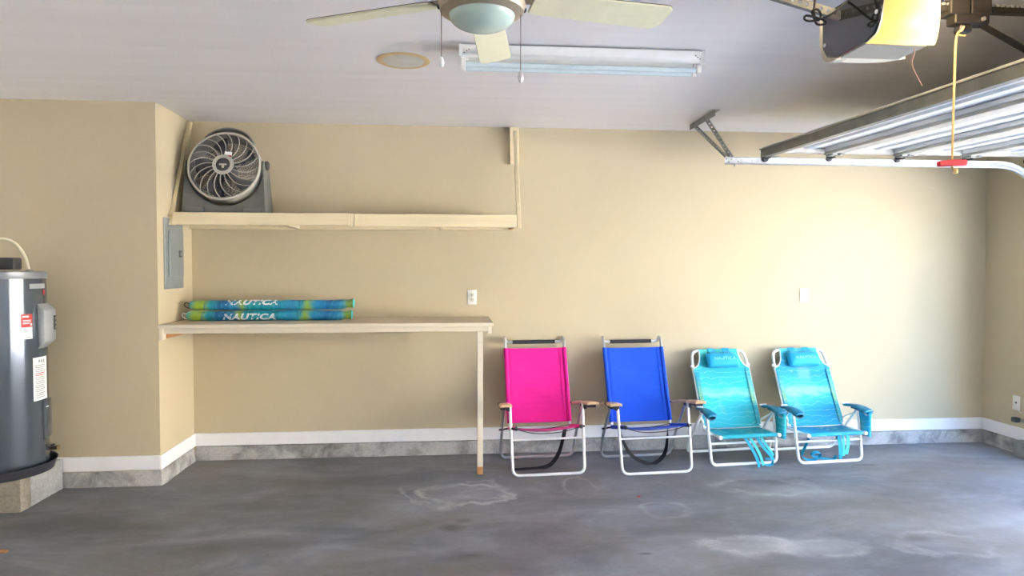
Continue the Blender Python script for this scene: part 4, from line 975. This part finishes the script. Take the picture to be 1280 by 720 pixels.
# rail, chain, trolley, arm
RZ = 2.470
rb = MB().bx(X1-.10, 4.42, OYC-.016, OYC+.016, RZ-.014, RZ+.014).build('rail', M['railblack'], op, .002)
ch = MB()
for k in range(130): ch.bx(1.80+k*.02, 1.812+k*.02, OYC-.0225, OYC-.0165, RZ+.006, RZ+.014)
c_ = ch.build('chain', M['oprgrey'], rb); c_['kind'] = 'stuff'
tr = MB(); tr.bx(1.865, 1.945, OYC-.034, OYC+.034, RZ-.030, RZ+.030); tr.bx(1.952, 2.035, OYC-.030, OYC+.030, RZ-.026, RZ+.030); tr.bx(1.89, 2.03, OYC-.026, OYC+.026, RZ-.062, RZ-.020); tr = tr.build('trolley', M['railblack'], op, .004)
MB().tube([(2.0, OYC-.034, RZ-.045), (2.0, OYC+.034, RZ-.045)], .008, 8).build('clevis_pin', M['galv'], tr)
MB().bx(1.915, 1.965, OYC-.022, OYC+.022, RZ-.092, RZ-.0625).build('release_lever', M['black'], tr, .006)
MB().bar((1.99, OYC, RZ-.045), (2.275, OYC-.0, 2.29), .030, .006, (0, 0, 1)).build('door_arm', M['railblack'], op, .001)
MB().bar((1.99, OYC+.0, RZ-.048), (2.275, OYC-.0, 2.284), .004, .020, (0, 0, 1)).build('door_arm', M['railblack'], op, .001)
# perforated hanging straps, cord, aerial wire
perforated((X0+.02, OYC+.06, 2.452), (.94, OYC+.06, H-.003), .030, .020, 0, (0, 0, 1), 'hanging_strap', op, 'galvd', .028)
perforated((X0+.20, OYC+.06, OB+.195), (X0+.21, OYC+.06, H-.003), .030, .020, 0, (1, 0, 0), 'hanging_strap', op, 'galvd', .028)
cd = MB(); kx, ky, kz = 1.372, 2.44, 2.425
cd.tube(smooth_path([(1.50, OYC+.02, 2.50), (1.455, 2.43, 2.465), (1.415, 2.43, 2.435), (kx+.005, ky, kz-.004), (kx-.03, ky, kz-.012), (kx-.052, ky, kz-.006), (kx-.045, ky, kz+.008), (kx-.01, ky-.005, kz), (kx+.02, ky-.008, kz-.010), (kx+.03, ky, kz-.02), (kx+.005, ky+.012, kz-.018), (kx-.012, ky+.008, kz+.008), (kx-.022, ky, kz+.026), (kx-.004, ky-.006, kz+.030), (kx+.012, ky, kz+.012), (kx+.002, ky, kz-.008), (kx-.012, ky+.006, kz+.02), (kx-.006, ky+.01, kz+.07), (kx, ky+.02, kz+.13), (kx+.01, ky+.03, H-.002)], 8), .0042, 8)
cd.build('power_cord', M['black'], op)
MB().tube(smooth_path([(1.70, 2.36, 2.31), (1.714, 2.375, 2.28), (1.712, 2.385, 2.25), (1.730, 2.39, 2.215), (1.765, 2.40, 2.172)], 6), .0022, 6).build('aerial_wire', M['pinkwire'], op)
rc = thing('release_cord', 'yellow rope with a red pull handle dangling from the opener trolley', 'pull cord', (1.908, OYC, 1.86))
ro = MB(); ro.tube(smooth_path([(1.925, OYC-.024, RZ-.075), (1.915, OYC-.028, RZ-.09), (1.912, OYC-.004, RZ-.11), (1.910, OYC, 2.2), (1.908, OYC, 1.90), (1.910, OYC, 1.868), (1.922, OYC, 1.858)], 5), .0042, 8); ro = ro.build('rope', M['rope'], rc)
MB().lathe([(.001, -.010), (.008, -.008), (.009, .004), (.006, .010), (.001, .011)], 10, Matrix.Translation((1.922, OYC, 1.855))).build('end_knot', M['rope'], ro)
MB().tube([(1.912, OYC-.010, RZ-.10), (1.936, OYC-.010, RZ-.104), (1.942, OYC-.010, RZ-.102)], .004, 6).build('knot_tail', M['rope'], ro)
hm = Matrix.Translation((1.908, OYC, 1.886)) @ Matrix.Rotation(-.05, 4, 'Y')
h = MB(); h.prism([(-.058, -.009), (-.052, -.012), (.052, -.012), (.058, -.009), (.058, .008), (.05, .011), (.0, .013), (-.05, .010), (-.058, .007)], lambda x, z: hm @ Vector((x, -.010, z)), lambda x, z: hm @ Vector((x, .010, z))); h.build('handle', M['redhandle'], rc, .003)

# ------------------------------------------------------------------ scraps on the floor
o = MB(); o.prism([(0, 0), (.05, -.006), (.058, .012), (.02, .03), (-.01, .02)], lambda x, y: (-2.375+x, 3.665+y, 0.0), lambda x, y: (-2.375+x, 3.665+y, .008))
tag(o.build('wood_chip', M['rawwood'], None, .001), 'small orange wood chip lying on the bare floor', 'wood chip')
o = MB(); o.prism([(0, 0), (.018, .003), (.022, .012), (.008, .016), (-.003, .009)], lambda x, y: (1.19+x, 4.205+y, 0.0), lambda x, y: (1.19+x, 4.205+y, .004))
tag(o.build('red_scrap', M['red'], None, .0005), 'tiny red scrap on the floor in front of the chairs', 'scrap')
